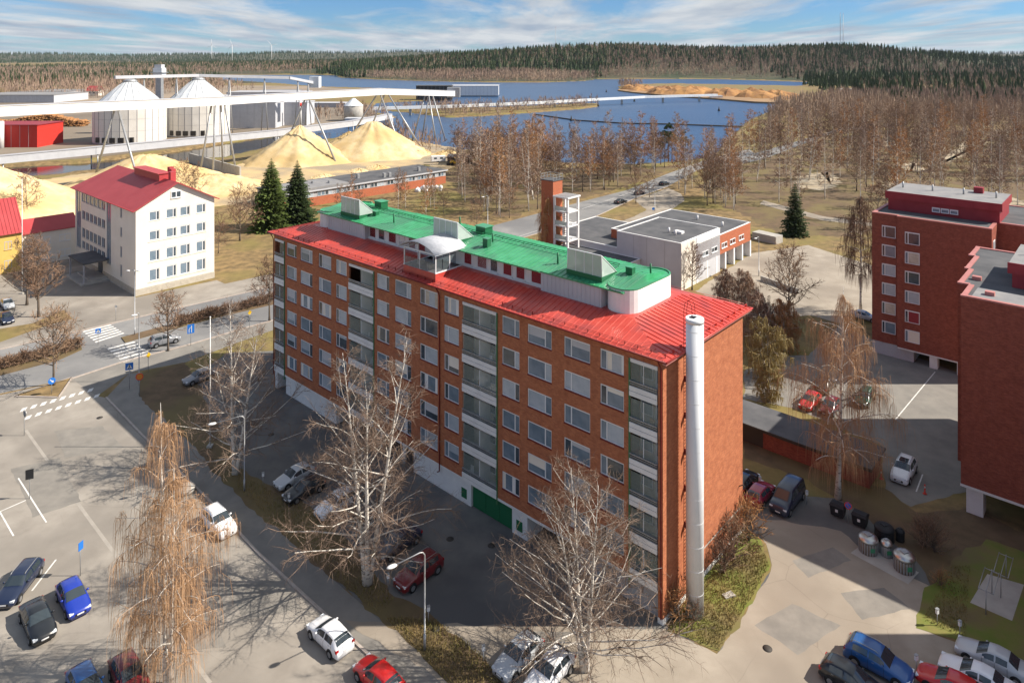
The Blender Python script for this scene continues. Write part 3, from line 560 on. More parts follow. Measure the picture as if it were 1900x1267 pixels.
    while x < 43.0:
        if not (26.2 < x+0.7 < 32.3):
            w = [1.5,1.25,1.3,1.1][k%4]; window(B, x, 22.35, w, 1.35, py1-0.70, 'glass' if k % 5 == 3 else 'redwall', None, 0.09, mats=('frame','white'))
        x += [2.25,1.75,2.0,1.55][k%4]; k += 1
    boxo('sill_board', M['white'], B, 15.25, 43.6, py1-0.74, py1-0.55, 22.1, 22.24)
    gr = MB(); zc = 24.75; ym = (py0+py1)/2; ga, gb = 8.0, 51.8
    for a, b, yo in ((ga-2.2,15.25,0.1),(15.25,43.6,0.28),(43.6,gb+2.2,0.1)):
        gr.add([(a,py1+yo,ptop),(b,py1+yo,ptop),(b,ym,zc),(a,ym,zc),(a,py0-yo,ptop),(b,py0-yo,ptop),(a,py1+yo,ptop-0.12),(b,py1+yo,ptop-0.12),(a,py0-yo,ptop-0.12),(b,py0-yo,ptop-0.12)],
               [(0,3,2,1),(3,4,5,2),(0,1,7,6),(5,4,8,9),(6,7,9,8),(0,6,8,4,3),(1,2,5,9,7)])
    groof = gr.build('green_roof', M['greenroof'], B)
    for k in range(int((gb-ga+4)/0.6)):
        x = ga-2+k*0.6; yo = 0.28 if 15.25 < x < 43.6 else 0.1
        for (ya, yb) in ((py1+yo, ym), (py0-yo, ym)):
            w_ = 0.02; MB().add([(x-w_,ya,ptop),(x+w_,ya,ptop),(x+w_,yb,zc),(x-w_,yb,zc),(x-w_,ya,ptop+0.045),(x+w_,ya,ptop+0.045),(x+w_,yb,zc+0.045),(x-w_,yb,zc+0.045)], [(4,5,6,7),(7,6,5,4),(0,4,7,3),(1,2,6,5),(0,1,5,4)]).build('seam', M['greenroof'], groof)
    # catwalk along the ridge
    cw = MB()
    for y in (ym-0.35, ym+0.15): cw.box(9, 51, y, y+0.06, zc+0.22, zc+0.27)
    for k in range(70): cw.box(9+k*0.6, 9.06+k*0.6, ym-0.35, ym+0.2, zc+0.2, zc+0.23)
    for k in range(15): cw.box(9+k*3, 9.05+k*3, ym-0.1, ym, zc-0.1, zc+0.2)
    cw.build('roof_walkway', M['greendark'], groof)
    for x, y, w, h in [(27.0,-8.9,1.5,0.9),(6.9,-7.0,0.7,0.75),(23.9,-5.4,0.7,0.75),(44.4,-6.2,0.7,0.5),(46.5,-9.2,1.4,1.0)]:
        c = boxo('vent_hood', M['greendark'], groof, x, x+w, y, y+w*0.8, 24.2, 24.5+h)
        boxo('hood_cap', M['greenroof'], c, x-0.1, x+w+0.1, y-0.1, y+w*0.8+0.1, 24.5+h+0.05, 24.5+h+0.14) if w > 1 else boxo('hood_cap', M['greenroof'], c, x-0.03, x+w+0.03, y-0.03, y+w*0.8+0.03, 24.5+h, 24.5+h+0.06)
    for x, y in [(40.2,-5.2),(24.6,-6.4),(14.7,-5.3),(6.0,-8.2),(33,-9.5)]: MB().tube([(x,y,24.2),(x,y,25.5)], 0.09, 8).build('vent_pipe', M['greendark'], groof)
    # three glazed smoke vents
    for xs in (8.6, 27.6, 45.6):
        ya, yb, xa, xb, z0, z1 = -4.0, -6.4, xs, xs+3.9, 24.65, 26.6
        sk = MB().box(xa-0.08, xb+0.08, yb, ya+0.08, 24.05, z0).build('skylight', M['greendark'], B)
        for k in range(4):
            a = xa+3.9*k/4; b = xa+3.9*(k+1)/4
            MB().add([(a,ya,z0),(b,ya,z0),(b,ya,z1),(a,ya,z1)], [(3,2,1,0)]).build('glazing', M['frost'], sk); MB().add([(a,ya-0.06,z1),(b,ya-0.06,z1),(b,yb,z0),(a,yb,z0)], [(3,2,1,0)]).build('glazing', M['frost'], sk)
            boxo('mullion', M['whitemetal'], sk, a-0.02, a+0.03, ya-0.03, ya+0.03, z0, z1)
        for x in (xa, xb):
            MB().add([(x,ya,z0),(x,ya,z1),(x,yb,z0)], [(0,1,2)]).build('glazing', M['frost'], sk); MB().tube([(x,ya,z0),(x,ya,z1),(x,yb,z0)], 0.05, 5).build('glazing_bar', M['frame'], sk)
        boxo('top_bar', M['whitemetal'], sk, xa, xb, ya-0.05, ya+0.05, z1-0.04, z1+0.04)
    # roof terrace with arched canopy
    xa, xb, ya, yb = 26.7, 31.9, -3.9, 0.05; z0 = 21.35
    T = MB().box(xa, xb, ya, yb, 21.1, 22.1).build('terrace', M['redroof'], B)
    boxo('terrace_floor', M['greywall'], T, xa+0.1, xb-0.1, ya, yb-0.1, 22.1, 22.15)
    for x in (xa+0.06, xa+2.6, xb-0.06):
        for y in (yb-0.08, -2.0): boxo('post', M['frame'], T, x-0.05, x+0.05, y-0.05, y+0.05, 22.15, 24.1)
    boxo('beam', M['frame'], T, xa, xb, yb-0.14, yb-0.02, 24.0, 24.12)
    for x in (xa, xb-0.1):
        boxo('beam', M['frame'], T, x, x+0.1, ya, yb, 24.0, 24.12); boxo('beam', M['frame'], T, x-0.02, x+0.12, ya, yb, 22.1, 22.24)
    for k in range(4):
        a = xa+0.1+(xb-xa-0.2)*k/4; b = xa+0.1+(xb-xa-0.2)*(k+1)/4-0.06
        MB().add([(a,yb-0.02,22.2),(b,yb-0.02,22.2),(b,yb-0.02,23.15),(a,yb-0.02,23.15)], [(3,2,1,0)]).build('rail_glass', M['railglass'], T)
    for y in (-0.9, -1.9, -2.9):
        MB().add([(xa+0.02,y,22.2),(xa+0.02,y+0.9,22.2),(xa+0.02,y+0.9,23.9),(xa+0.02,y,23.9)], [(0,1,2,3)]).build('side_glass', M['railglass'], T)
    ar = MB(); n = 10; pts = []
    for k in range(n+1): t = k/n; pts.append((xa-0.4+(xb-xa+0.8)*t, 24.1+0.95*math.sin(math.pi*t)**0.8*1.0))
    vs_ = []; 
    for y in (ya-0.3, yb+0.4):
        for dz in (0, 0.06):
            for x, z in pts: vs_.append((x,y,z+dz))
    m_ = n+1; fs_ = []
    for i in range(n): fs_ += [(m_+i,m_+i+1,3*m_+i+1,3*m_+i),(i,2*m_+i,2*m_+i+1,i+1),(i,i+1,m_+i+1,m_+i),(2*m_+i,3*m_+i,3*m_+i+1,2*m_+i+1)]
    ar.add(vs_, fs_, True).build('canopy', mat('pale canopy sheet', (0.50,0.51,0.54), 0.45, (0.38,0.40,0.43), 2.5), T)
    for x, y in [(28.2,-1.2),(30.3,-1.6)]:
        boxo('terrace_chair', M['cream'], T, x, x+0.6, y, y+0.6, 22.15, 22.6); 
    # wall lamps and small fittings on the gable
    for y, z in [(-4.6,3.4),(-14.0,4.6)]: MB().tube([(0,y,z),(-0.35,y,z+0.25),(-0.6,y,z+0.15)], 0.05, 6).build('wall_lamp', M['black'], B)
    for z in (6, 9, 12, 15, 18): boxo('wall_bracket', M['redtrim'], B, -0.62, 0, -3.52, -3.44, z, z+0.5)
    # tall white flue
    ch = empty('flue_chimney', (*(Vector(o0)+U*(-1.34)+V*2.7), 0), ANG, 'tall white steel flue pipe standing at the brick gable', 'chimney')
    r0 = 0.70; MB().lathe([(r0,0.0),(r0,23.6)], n=28).build('shaft', M['flue'], ch); MB().lathe([(r0+.02,23.45),(r0+.02,23.8)], n=28).build('collar', M['flue'], ch)
    for z in np.arange(1.9, 23.4, 1.9): MB().lathe([(r0-0.01,0),(r0+0.003,0.01),(r0+0.003,0.05),(r0-0.01,0.06)], (0,0,float(z)), 28, False).build('band', M['flue'], ch)
    boxo('flue_mouth', M['black'], ch, -0.05, 0.4, -0.25, 0.25, 23.8, 23.84)
    ld = MB()
    for y in (-0.28, 0.22): ld.tube([(0.86,y,1.8),(0.86,y,24.2),(0.75,y,24.9),(0.4,y,25.2),(0.15,y,24.7),(0.12,y,23.8)], 0.022, 5)
    for k in range(72): ld.box(0.845, 0.875, -0.28, 0.22, 2+k*0.3, 2.03+k*0.3)
    ld.build('ladder', M['redtrim'], ch)
    return B
main_block()
# ------------------------------------------------------------------ other buildings
def xf(mb, ang, ox, oy):
    c, s = math.cos(ang), math.sin(ang); mb.v = [(ox+c*x-s*y, oy+s*x+c*y, z) for x, y, z in mb.v]; return mb
def win_side(parent, xp, y_hi, z0, w, h, pane, split=None, fw=0.09, mats=('frame','white'), sill=True):
    """window in a wall that faces -x; y_hi is its end nearest +y, runs back to y_hi-w"""
    o = window(parent, 0, 0, w, h, 0, pane, split, fw, 1, mats, 'window', sill); o.location = (xp, y_hi-w, z0); o.rotation_euler = (0, 0, R(90)); return o
def gable_roof(x0, x1, y0, y1, e, r, ov=0.5, t=0.18):
    ym = (y0+y1)/2; mb = MB(); k = (r-e)/((y1-y0)/2)
    for sy, ye in ((1, y1+ov), (-1, y0-ov)):
        ze = e-k*ov; a = [(x0-ov,ye,ze),(x1+ov,ye,ze),(x1+ov,ym,r),(x0-ov,ym,r)]; b = [(p[0],p[1],p[2]-t) for p in a]
        mb.add(a+b, [(0,3,2,1) if sy > 0 else (0,1,2,3),(4,5,6,7) if sy > 0 else (7,6,5,4),(0,1,5,4) if sy < 0 else (4,5,1,0),(1,2,6,5),(3,0,4,7)])
    return mb
def school():
    S = empty('school_building', (-70.3,130.9,0), ANG, 'cream four storey building with crimson hipped roof beside the main road', 'building')
    L_, W_, E_, RG = 34.7, 14.9, 16.4, 20.4
    cols = [(2.4,1.85),(5.5,1.9),(8.1,1.9),(11.25,1.85)]; rows = [(13.6,1.8),(9.9,1.8),(5.95,2.05),(2.2,2.25)]
    wb = MB(); ops = [(W_-a-w, W_-a, z, z+h) for a, w in cols for z, h in rows]+[(W_-8.4,W_-6.4,17.4,18.8)]
    g = MB(); wall_with_openings(g, 0, W_, 1.2, E_, ops[:-1]); xf(g, R(90), 0, -W_); wb.add(g.v, g.f)
    wb.add([(0,0,E_),(0,-W_/2,RG-0.05),(0,-W_,E_)], [(0,1,2)])
    fops = [(6.9,7.9,z,z+h) for z, h in rows]+[(16.2+2.4*k,18.2+2.4*k,z,z+h) for k in range(6) for z, h in rows[:3]]+[(12.9,15.3,3.3,15.6),(30.9,33.8,3.3,15.6)]+[(16.2+2.4*k,18.2+2.4*k,3.6,5.2) for k in range(6)]
    wall_with_openings(wb, 0, L_, 1.2, E_, fops)
    wb.add([(L_,0,1.2),(L_,0,E_),(L_,-W_,E_),(L_,-W_,1.2)], [(0,1,2,3)]); wb.add([(0,-W_,1.2),(L_,-W_,1.2),(L_,-W_,E_),(0,-W_,E_)], [(3,2,1,0)])
    wb.build('wall', M['cream'], S); boxo('plinth', M['stonebase'], S, -0.06, L_+0.05, -W_-0.05, 0.06, 0, 1.25)
    for a, w in cols:
        for z, h in rows: win_side(S, 0.06, -a, z, w, h, ('glass','glassb'), 0.3, 0.1, ('frame','stonebase'))
        win_side(S, -0.09, -a-0.1, 0.35, 1.5, 0.6, 'glass', None, 0.12, ('stonebase','stonebase'), False)
    win_side(S, -0.10, -6.4, 17.35, 1.9, 1.35, 'glass', 0.5, 0.12)
    for z in (9.6, 5.7, 1.95): boxo('sill_band', M['cream'], S, -0.09, -0.002, -13.3, -2.2, z, z+0.14)
    for x0, x1, z0, z1 in fops: window(S, x0, z0, x1-x0, z1-z0, -0.08, ('glass','glassb') if z1-z0 < 4 else 'glassb', 0.5, 0.09, mats=('greywall','stonebase'))
    rf = MB(); ov = 0.7
    rf = gable_roof(0, L_-4, -W_, 0, E_, RG, ov).build('roof', M['schoolroof'], S)
    k = (RG-E_)/(W_/2); mb = MB(); e0 = E_-k*ov
    mb.add([(L_-3.6,ov,e0),(L_+ov,ov,e0),(L_+ov,-W_-ov,e0),(L_-3.6,-W_-ov,e0),(L_-3.6,-W_/2,RG)], [(0,4,1),(1,4,2),(2,4,3)]).build('roof_hip', M['schoolroof'], rf)
    boxo('roof_monitor', M['schoolroof'], rf, 6, 19, -W_/2-1.1, -W_/2+0.9, 19.2, 21.3); boxo('monitor_cap', M['schoolroof'], rf, 5.8, 19.2, -W_/2-1.4, -W_/2+1.2, 21.3, 21.42)
    for x, y in [(3.0,-W_/2-1.0),(6.6,-W_/2-2.6),(9.5,-W_/2-3.4)]: boxo('chimney', M['schoolroof'], rf, x, x+1.1, y, y+0.9, 18.6, 21.9)
    for y in (0.75, -W_-0.75): MB().tube([(-0.6,y,E_-0.45),(L_+0.6,y,E_-0.45)], 0.09, 6).build('gutter', M['schoolroof'], rf)
    # entrance canopy and steps
    boxo('entrance_canopy', M['felt'], S, 14, 23, 0.05, 4.6, 4.0, 4.3)
    for x, y in ((14.4,4.2),(22.6,4.2)): boxo('canopy_post', M['greywall'], S, x, x+0.25, y, y+0.25, 0, 4.0)
    boxo('entrance_step', M['concrete'], S, 13.6, 23.4, 0.07, 5.0, 0.0, 0.35); boxo('entrance_step', M['concrete'], S, 14.5, 22.5, 0.08, 3.2, 0.35, 0.7)
    boxo('entrance_door', M['glass'], S, 17.5, 20, 0.0, 0.07, 0.7, 3.3)
    # low link and yellow neighbour
    A = empty('link_building', (-97.0,156.5,0), ANG, 'low cream link building with red metal roof between yellow and white buildings', 'building')
    boxo('wall', M['cream'], A, 0, 8, 0, 12, 0, 6.9); gable_roof(0, 8, 0, 12, 7.0, 7.05, 0.4).build('roof_edge', M['schoolroof'], A)
    MB().add([(-0.5,-0.3,7.0),(-0.5,12.2,7.0),(4,12.2,9.4),(4,-0.3,9.4),(8.5,12.2,7.0),(8.5,-0.3,7.0)], [(0,1,2,3),(3,2,4,5)]).build('roof', M['schoolroof'], A)
    for k in range(3):
        for z in (0.9, 4.2): win_side(A, -0.02, 11.2-k*3.8, z, 2.2, 1.5, 'glass', 0.5)
    Y = empty('yellow_building', (-102.6,146.6,0), ANG, 'yellow rendered house with red seamed roof at the left edge', 'building')
    boxo('wall', M['yellowwall'], Y, 0, 13, 0, 26, 0, 8.2)
    rm = MB().add([(-0.6,-0.4,8.1),(-0.6,26.4,8.1),(6.5,26.4,14.5),(6.5,-0.4,14.5),(13.6,26.4,8.1),(13.6,-0.4,8.1)], [(0,1,2,3),(3,2,4,5),(0,3,5),(1,4,2)]).build('roof', M['schoolroof'], Y)
    for k in range(40): y = -0.2+k*0.66; MB().add([(-0.6,y,8.14),(-0.6,y+0.05,8.14),(6.5,y+0.05,14.56),(6.5,y,14.56),(-0.6,y,8.2),(-0.6,y+0.05,8.2),(6.5,y+0.05,14.62),(6.5,y,14.62)], [(4,5,6,7),(0,4,7,3),(1,2,6,5)]).build('seam', M['schoolroof'], rm)
    for k in range(5):
        for z in (1.0, 4.9): win_side(Y, -0.02, 3.0+k*4.6, z, 1.3, 1.7, 'glass', 0.5, mats=('greywall','yellowwall'))
school()
def parapet(mb, poly, z, w=0.45, h=0.16):
    n = len(poly)
    for i in range(n):
        a = Vector(poly[i]); b = Vector(poly[(i+1)%n]); d = (b-a).normalized(); s = Vector((-d.y,d.x))*w
        q = [a-d*0.05, b+d*0.05, b+d*0.05+s, a-d*0.05+s]; z_ = z+0.003*(i % 3)
        mb.add([(p.x,p.y,z_) for p in q]+[(p.x,p.y,z_+h) for p in q], [(0,3,2,1),(4,5,6,7),(0,1,5,4),(1,2,6,5),(2,3,7,6),(3,0,4,7)])
    return mb
def ccw(p):
    a = sum(p[i][0]*p[(i+1)%len(p)][1]-p[(i+1)%len(p)][0]*p[i][1] for i in range(len(p))); return p if a > 0 else p[::-1]
def tower_block(name, origin, label, poly, z0, top, pent, windows=(), extra=None):
    T = empty(name, (*origin,0), ANG, label, 'building'); poly = ccw(poly)
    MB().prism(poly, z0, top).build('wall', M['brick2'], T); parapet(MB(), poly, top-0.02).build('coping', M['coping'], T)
    inset = [(p[0]*0.985-0.1, p[1]*0.985-0.1) for p in poly]
    MB().add([(p[0],p[1],top+0.02) for p in poly], [tuple(range(len(poly)))]).build('roof_felt', M['felt'], T)
    for a, b, c, d, h in pent:
        pw = boxo('penthouse', M['redwall'], T, a, b, c, d, top+0.03, top+h); boxo('penthouse_roof', M['felt2'], pw, a-0.25, b+0.25, c-0.25, d+0.25, top+h, top+h+0.15)
        boxo('penthouse_fascia', M['redwall'], pw, a-0.35, b+0.35, d+0.26, d+0.36, top+h-0.9, top+h+0.2); boxo('penthouse_fascia', M['redwall'], pw, a-0.36, a-0.26, c, d+0.35, top+h-0.9, top+h+0.2)
        for k in range(3): window(pw, a+(b-a)*0.35+k*1.15, top+0.5, 1.05, 0.7, d+0.12, 'glassb', None, 0.1, mats=('frame','redwall'))
        for k in range(4): MB().tube([(a+1+k*(b-a-2)/3,(c+d)/2,top+h),(a+1+k*(b-a-2)/3,(c+d)/2,top+h+1.1)], 0.12, 8).build('vent_pipe', M['galv'], pw)
        boxo('roof_hatch', M['redwall'], pw, a+3, a+4.2, c+1, c+2.2, top+h+0.1, top+h+1.0)
    for (x, w, z, h, y, pane) in windows: window(T, x, z, w, h, y, pane, 0.78, 0.08, mats=('frame','brick2'))
    return T
def right_blocks():
    o1 = G(1618,652.6); w1 = []
    for r in range(6):
        pn = [('glass','glass'),('glassb','glass'),('blind','glassb'),('blind','glassb'),('curtain','glass'),('glassb','glass')][r]
        w1.append((-3.24,1.86,17.7-2.86*r,1.75,0.06,pn)); w1.append((-6.5,1.9,17.35-2.86*r,1.75,0.61,[('glass','glass'),('curtain','glassb'),('glass','glass'),('blind','glassb'),('redwall','glass'),('cream','glassb')][r]))
    T = tower_block('brick_tower_block', o1, 'dark red brick tower block with white framed windows and red penthouse', [(0,0),(0,-20),(-24,-20),(-24,-9),(-19.5,-9),(-19.5,-4.5),(-15.2,-4.5),(-15.2,0.5),(-3.55,0.5),(-3.55,0)], 1.9, 21.1, [(-15.5,-1.2,-13.5,-4.2,2.7)], w1)
    boxo('base_wall', M['lightgrey'], T, -5.6, -0.05, -12, -0.08, 0, 1.88); boxo('base_wall', M['lightgrey'], T, -24, -15.5, -19.5, -9, 0, 1.88)
    for k in range(10): boxo('base_rib', M['lightgrey'], T, -0.4-0.5*k, -0.32-0.5*k, -0.09, -0.04, 0.02, 1.86)
    boxo('core_wall', M['greywall'], T, -15, -5.7, -19, -6, 0, 1.88)
    for x in (-8.2, -11.6, -14.8): MB().prism([(x-0.5,-0.9),(x+0.5,-0.9),(x+0.5,0.35),(x-0.5,0.35)], 0, 1.88).build('pillar', M['white'], T)
    boxo('fascia', M['white'], T, -15.2, -3.6, 0.1, 0.52, 1.72, 1.895)
    for (xp, yh) in ((-15.2,-0.6),(-19.5,-5.2),(-24,-10.5)):
        for r in range(6): win_side(T, xp-0.06, yh, 17.6-2.86*r, 1.5, 1.7, 'blind' if r == 0 else 'glassb', 0.5, 0.08)
        for r in range(6): boxo('balcony', M['white'], T, xp-0.9, xp-0.02, yh-3.4, yh-1.8, 16.6-2.86*r, 17.5-2.86*r)
    T2 = tower_block('brick_tower_block', (44.2,69.0), 'near dark red brick tower block cut by the right edge, on white pillars', [(0,0),(0,-4.4),(1.0,-4.4),(1.0,-10.7),(1.4,-10.7),(1.4,-17),(2.0,-17),(2.0,-22),(-26,-22),(-26,0)], 2.8, 21.2, [(-22,-3.4,-15.5,-6.5,2.4)])
    boxo('soffit', M['greywall'], T2, -25.9, -0.05, -21.5, -0.1, 2.6, 2.79); boxo('fascia', M['white'], T2, -26, 0.04, -0.05, 0.06, 2.58, 2.795)
    for x in (-0.8, -6.6, -12.4, -18.2, -24): boxo('pillar', M['white'], T2, x-1.0, x+0.4, -2.0, -0.35, 0, 2.59)
    boxo('core_wall', M['greywall'], T2, -25, -0.2, -21, -6.5, 0, 2.59); boxo('roof_patch', M['felt2'], T2, -24, -0.8, -4.2, -0.6, 21.225, 21.24)
    for k in range(9): boxo('wall_vent', M['white'], T2, -6.3, -6.1, 0.0, 0.06, 4.2+k*1.9, 4.34+k*1.9)
    for x, y in [(-1.8,-2.2),(-6.5,-2.0),(0,-7)]: boxo('roof_vent', M['coping'], T2, x-0.7, x+0.1, y-0.3, y+0.3, 21.23, 21.6)
    T3 = tower_block('brick_tower_block', (51.5,54.4), 'dark red brick tower block standing out of view to the right', [(0,0),(0,15),(-28,15),(-28,0)], 0, 21.0, [])
    # low garage between the blocks
    Gq = empty('garage_row', (*G(1615.6,909.7),0), ANG, 'low brick garage row with dark felt roof behind the birch', 'garage')
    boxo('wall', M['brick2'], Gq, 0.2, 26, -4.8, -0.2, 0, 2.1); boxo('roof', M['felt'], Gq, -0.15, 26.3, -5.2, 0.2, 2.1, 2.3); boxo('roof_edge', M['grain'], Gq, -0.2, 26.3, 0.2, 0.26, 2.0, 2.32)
    for k in (3, 5): boxo('garage_door', M['grain'], Gq, 1.2+3.4*k, 3.9+3.4*k, -0.21, -0.17, 0.05, 1.9)
right_blocks()
def fire_station():
    S = empty('fire_station', (35.0,136.8,0), ANG, 'flat roofed station with orange brick band over garage bays', 'building')
    boxo('bay_wall', M['brick3'], S, 0, 20, -27.7, -2.0, 3.5, 7.5); boxo('bay_back', M['greywall'], S, 1.6, 19.9, -27.6, -2.1, 0, 3.5)
    MB().add([(0.2,-27.5,7.54),(19.8,-27.5,7.54),(19.8,-2.2,7.54),(0.2,-2.2,7.54)], [(0,1,2,3)]).build('roof', M['felt'], S); parapet(MB(), ccw([(0,-27.7),(20,-27.7),(20,-2),(0,-2)]), 7.5, 0.3, 0.14).build('coping', M['white'], S)
    for k in range(7): y = -2.2-k*4.2; boxo('bay_pier', M['white'], S, -0.04, 1.6, y-0.6, y, 0, 3.49)
    for k in range(6): y = -2.8-k*4.2; boxo('bay_door', M['lightgrey'], S, 1.3, 1.58, y-3.55, y-0.05, 0, 3.3); boxo('door_light', M['glass'], S, 1.27, 1.3, y-3.2, y-0.4, 1.6, 2.3)
    for k, y in enumerate((-4.6,-8.6,-13.2,-17.2,-21.6)): win_side(S, -0.05, y, 4.6, 2.6, 1.1, ('glass','blind'), 0.5, 0.1)
    boxo('office_block', M['lightgrey'], S, 0.0, 14.5, -12.5, 4.1, 0, 9.0)
    MB().add([(0.2,-12.3,9.04),(14.3,-12.3,9.04),(14.3,3.9,9.04),(0.2,3.9,9.04)], [(0,1,2,3)]).build('roof', M['felt'], S); parapet(MB(), ccw([(0,-12.5),(14.5,-12.5),(14.5,4.1),(0,4.1)]), 9.0, 0.3, 0.14).build('coping', M['white'], S)
    boxo('corner_panel', M['cream'], S, -0.05, 0.0, -1.8, 4.05, 0, 8.9); boxo('white_panel', M['white'], S, -0.05, 0.0, -12.4, -2.2, 7.66, 8.95)
    for x in (3.5, 7.5, 10.5): boxo('panel_joint', M['greywall'], S, x, x+0.07, 4.1, 4.13, 0, 8.8)
    boxo('entrance_door', M['glass'], S, 9.2, 11.2, 4.1, 4.16, 0, 2.6); boxo('entrance_canopy', M['lightgrey'], S, 8.6, 12, 4.12, 5.8, 2.9, 3.1)
    for x, y, z in [(6,-2,9.05),(4,-1,9.05),(3,-20,7.55),(10,-22,7.55),(8,-14,7.55)]: MB().tube([(x,y,z),(x,y,z+1.0)], 0.22, 10).build('roof_vent', M['white'], S)
    boxo('roof_light', M['white'], S, 3.4, 5.2, -3.6, -2.4, 9.05, 9.5)
    boxo('low_wing', M['white'], S, 9.0, 27, 4.15, 23, 0, 4.4); MB().add([(8.8,4.2,4.44),(27.2,4.2,4.44),(27.2,23.2,4.44),(8.8,23.2,4.44)], [(0,1,2,3)]).build('roof', M['felt'], S)
    parapet(MB(), ccw([(8.8,4.16),(27.2,4.16),(27.2,23.2),(8.8,23.2)]), 4.4, 0.25, 0.12).build('coping', M['white'], S)
    for k in range(7): win_side(S, 8.94, 21-k*2.3, 1.2, 1.9, 1.9, 'glassb', 0.5, 0.1)
    boxo('rear_wing', M['lightgrey'], S, 14.52, 34, -16, 4.1, 0, 5.6); MB().add([(14.6,-15.9,5.64),(33.9,-15.9,5.64),(33.9,4.0,5.64),(14.6,4.0,5.64)], [(0,1,2,3)]).build('roof', M['felt'], S); parapet(MB(), ccw([(14.55,-16),(34,-16),(34,4.1),(14.55,4.1)]), 5.6, 0.3, 0.12).build('coping', M['white'], S)
    # training tower with open stair
    x, y = G(1024, 493); T = empty('hose_tower', (x,y,0), ANG, 'slender brick tower with roof railing and white open stair frame', 'tower')
    boxo('brick_shaft', M['brick3'], T, -1.6, 1.6, -1.6, 1.6, 0, 18.4); boxo('cap', M['felt'], T, -1.75, 1.75, -1.75, 1.75, 18.4, 18.6)
    for a in (-1.65, 1.65):
        for z in (19.1, 19.7): boxo('rail', M['galv'], T, a-0.03, a+0.03, -1.65, 1.65, z, z+0.06); boxo('rail', M['galv'], T, -1.65, 1.65, a-0.03, a+0.03, z-0.02, z+0.04)
        for b in (-1.65, -0.55, 0.55, 1.65): boxo('rail_post', M['galv'], T, a-0.04, a+0.04, b-0.04, b+0.04, 18.6, 19.75)
    for px_ in (-5.3, -1.85):
        for py_ in (-2.2, 1.4): boxo('frame_post', M['white'], T, px_-0.2, px_+0.2, py_-0.2, py_+0.2, 0, 15.2)
    boxo('frame_roof', M['white'], T, -5.7, -1.65, -2.6, 1.75, 15.2, 15.5); boxo('frame_felt', M['felt2'], T, -5.5, -1.8, -2.4, 1.6, 15.5, 15.53)
    for z in (3.2, 6.2, 9.2, 12.2): boxo('landing', M['white'], T, -5.5, -1.7, -2.4, 1.6, z, z+0.25); boxo('balustrade', M['frost'], T, -5.3, -1.8, 1.45, 1.5, z+0.3, z+1.2)
    for k in range(4):
        st = MB()
        for j in range(10): st.box(-5.0+0.32*j, -4.7+0.32*j, -0.8, 0.6, 3.4+3*k-3.0+0.3*j, 3.45+3*k-3.0+0.3*j)
        st.build('stair', M['galv'], T)
fire_station()
def low_brick():
    a = Vector(G(827,340)); b = Vector(G(589,381)); d = (b-a).normalized(); ang = math.atan2(d.y, d.x)
    # local x runs to the left end, the front faces the camera (+y)
    S = empty('workshop_building', (*a,0), ang, 'long low brick workshop with grey roof in front of sawdust heaps', 'building'); Lg = 62
    boxo('wall', M['brick3'], S, 0, Lg, -16, 0, 0, 2.6); boxo('upper_wall', M['greywall'], S, 0, Lg, -16, -0.05, 2.6, 4.5); boxo('roof', M['felt'], S, -0.5, Lg+0.5, -16.5, 0.5, 4.5, 4.8)
    boxo('roof_edge', M['lightgrey'], S, -0.55, Lg+0.5, 0.5, 0.6, 4.4, 4.82); boxo('raised_roof', M['felt2'], S, 40, Lg, -12, 0.2, 4.82, 5.5)
    x = 1.0
    while x < Lg-4:
        for k in range(4): window(S, x+k*1.3, 2.75, 1.2, 1.45, 0.07, rnd.choice(['glass','glassb','blind']), None, 0.08, mats=('frame','greywall'), sill=False)
        x += 6.4
    for x, y in [(8,-5),(22,-3),(24,-3.2),(31,-8),(44,-4),(48,-7)]: boxo('roof_vent', M['galv'], S, x, x+0.9, y, y+0.9, 4.8, 6.2)
low_brick()
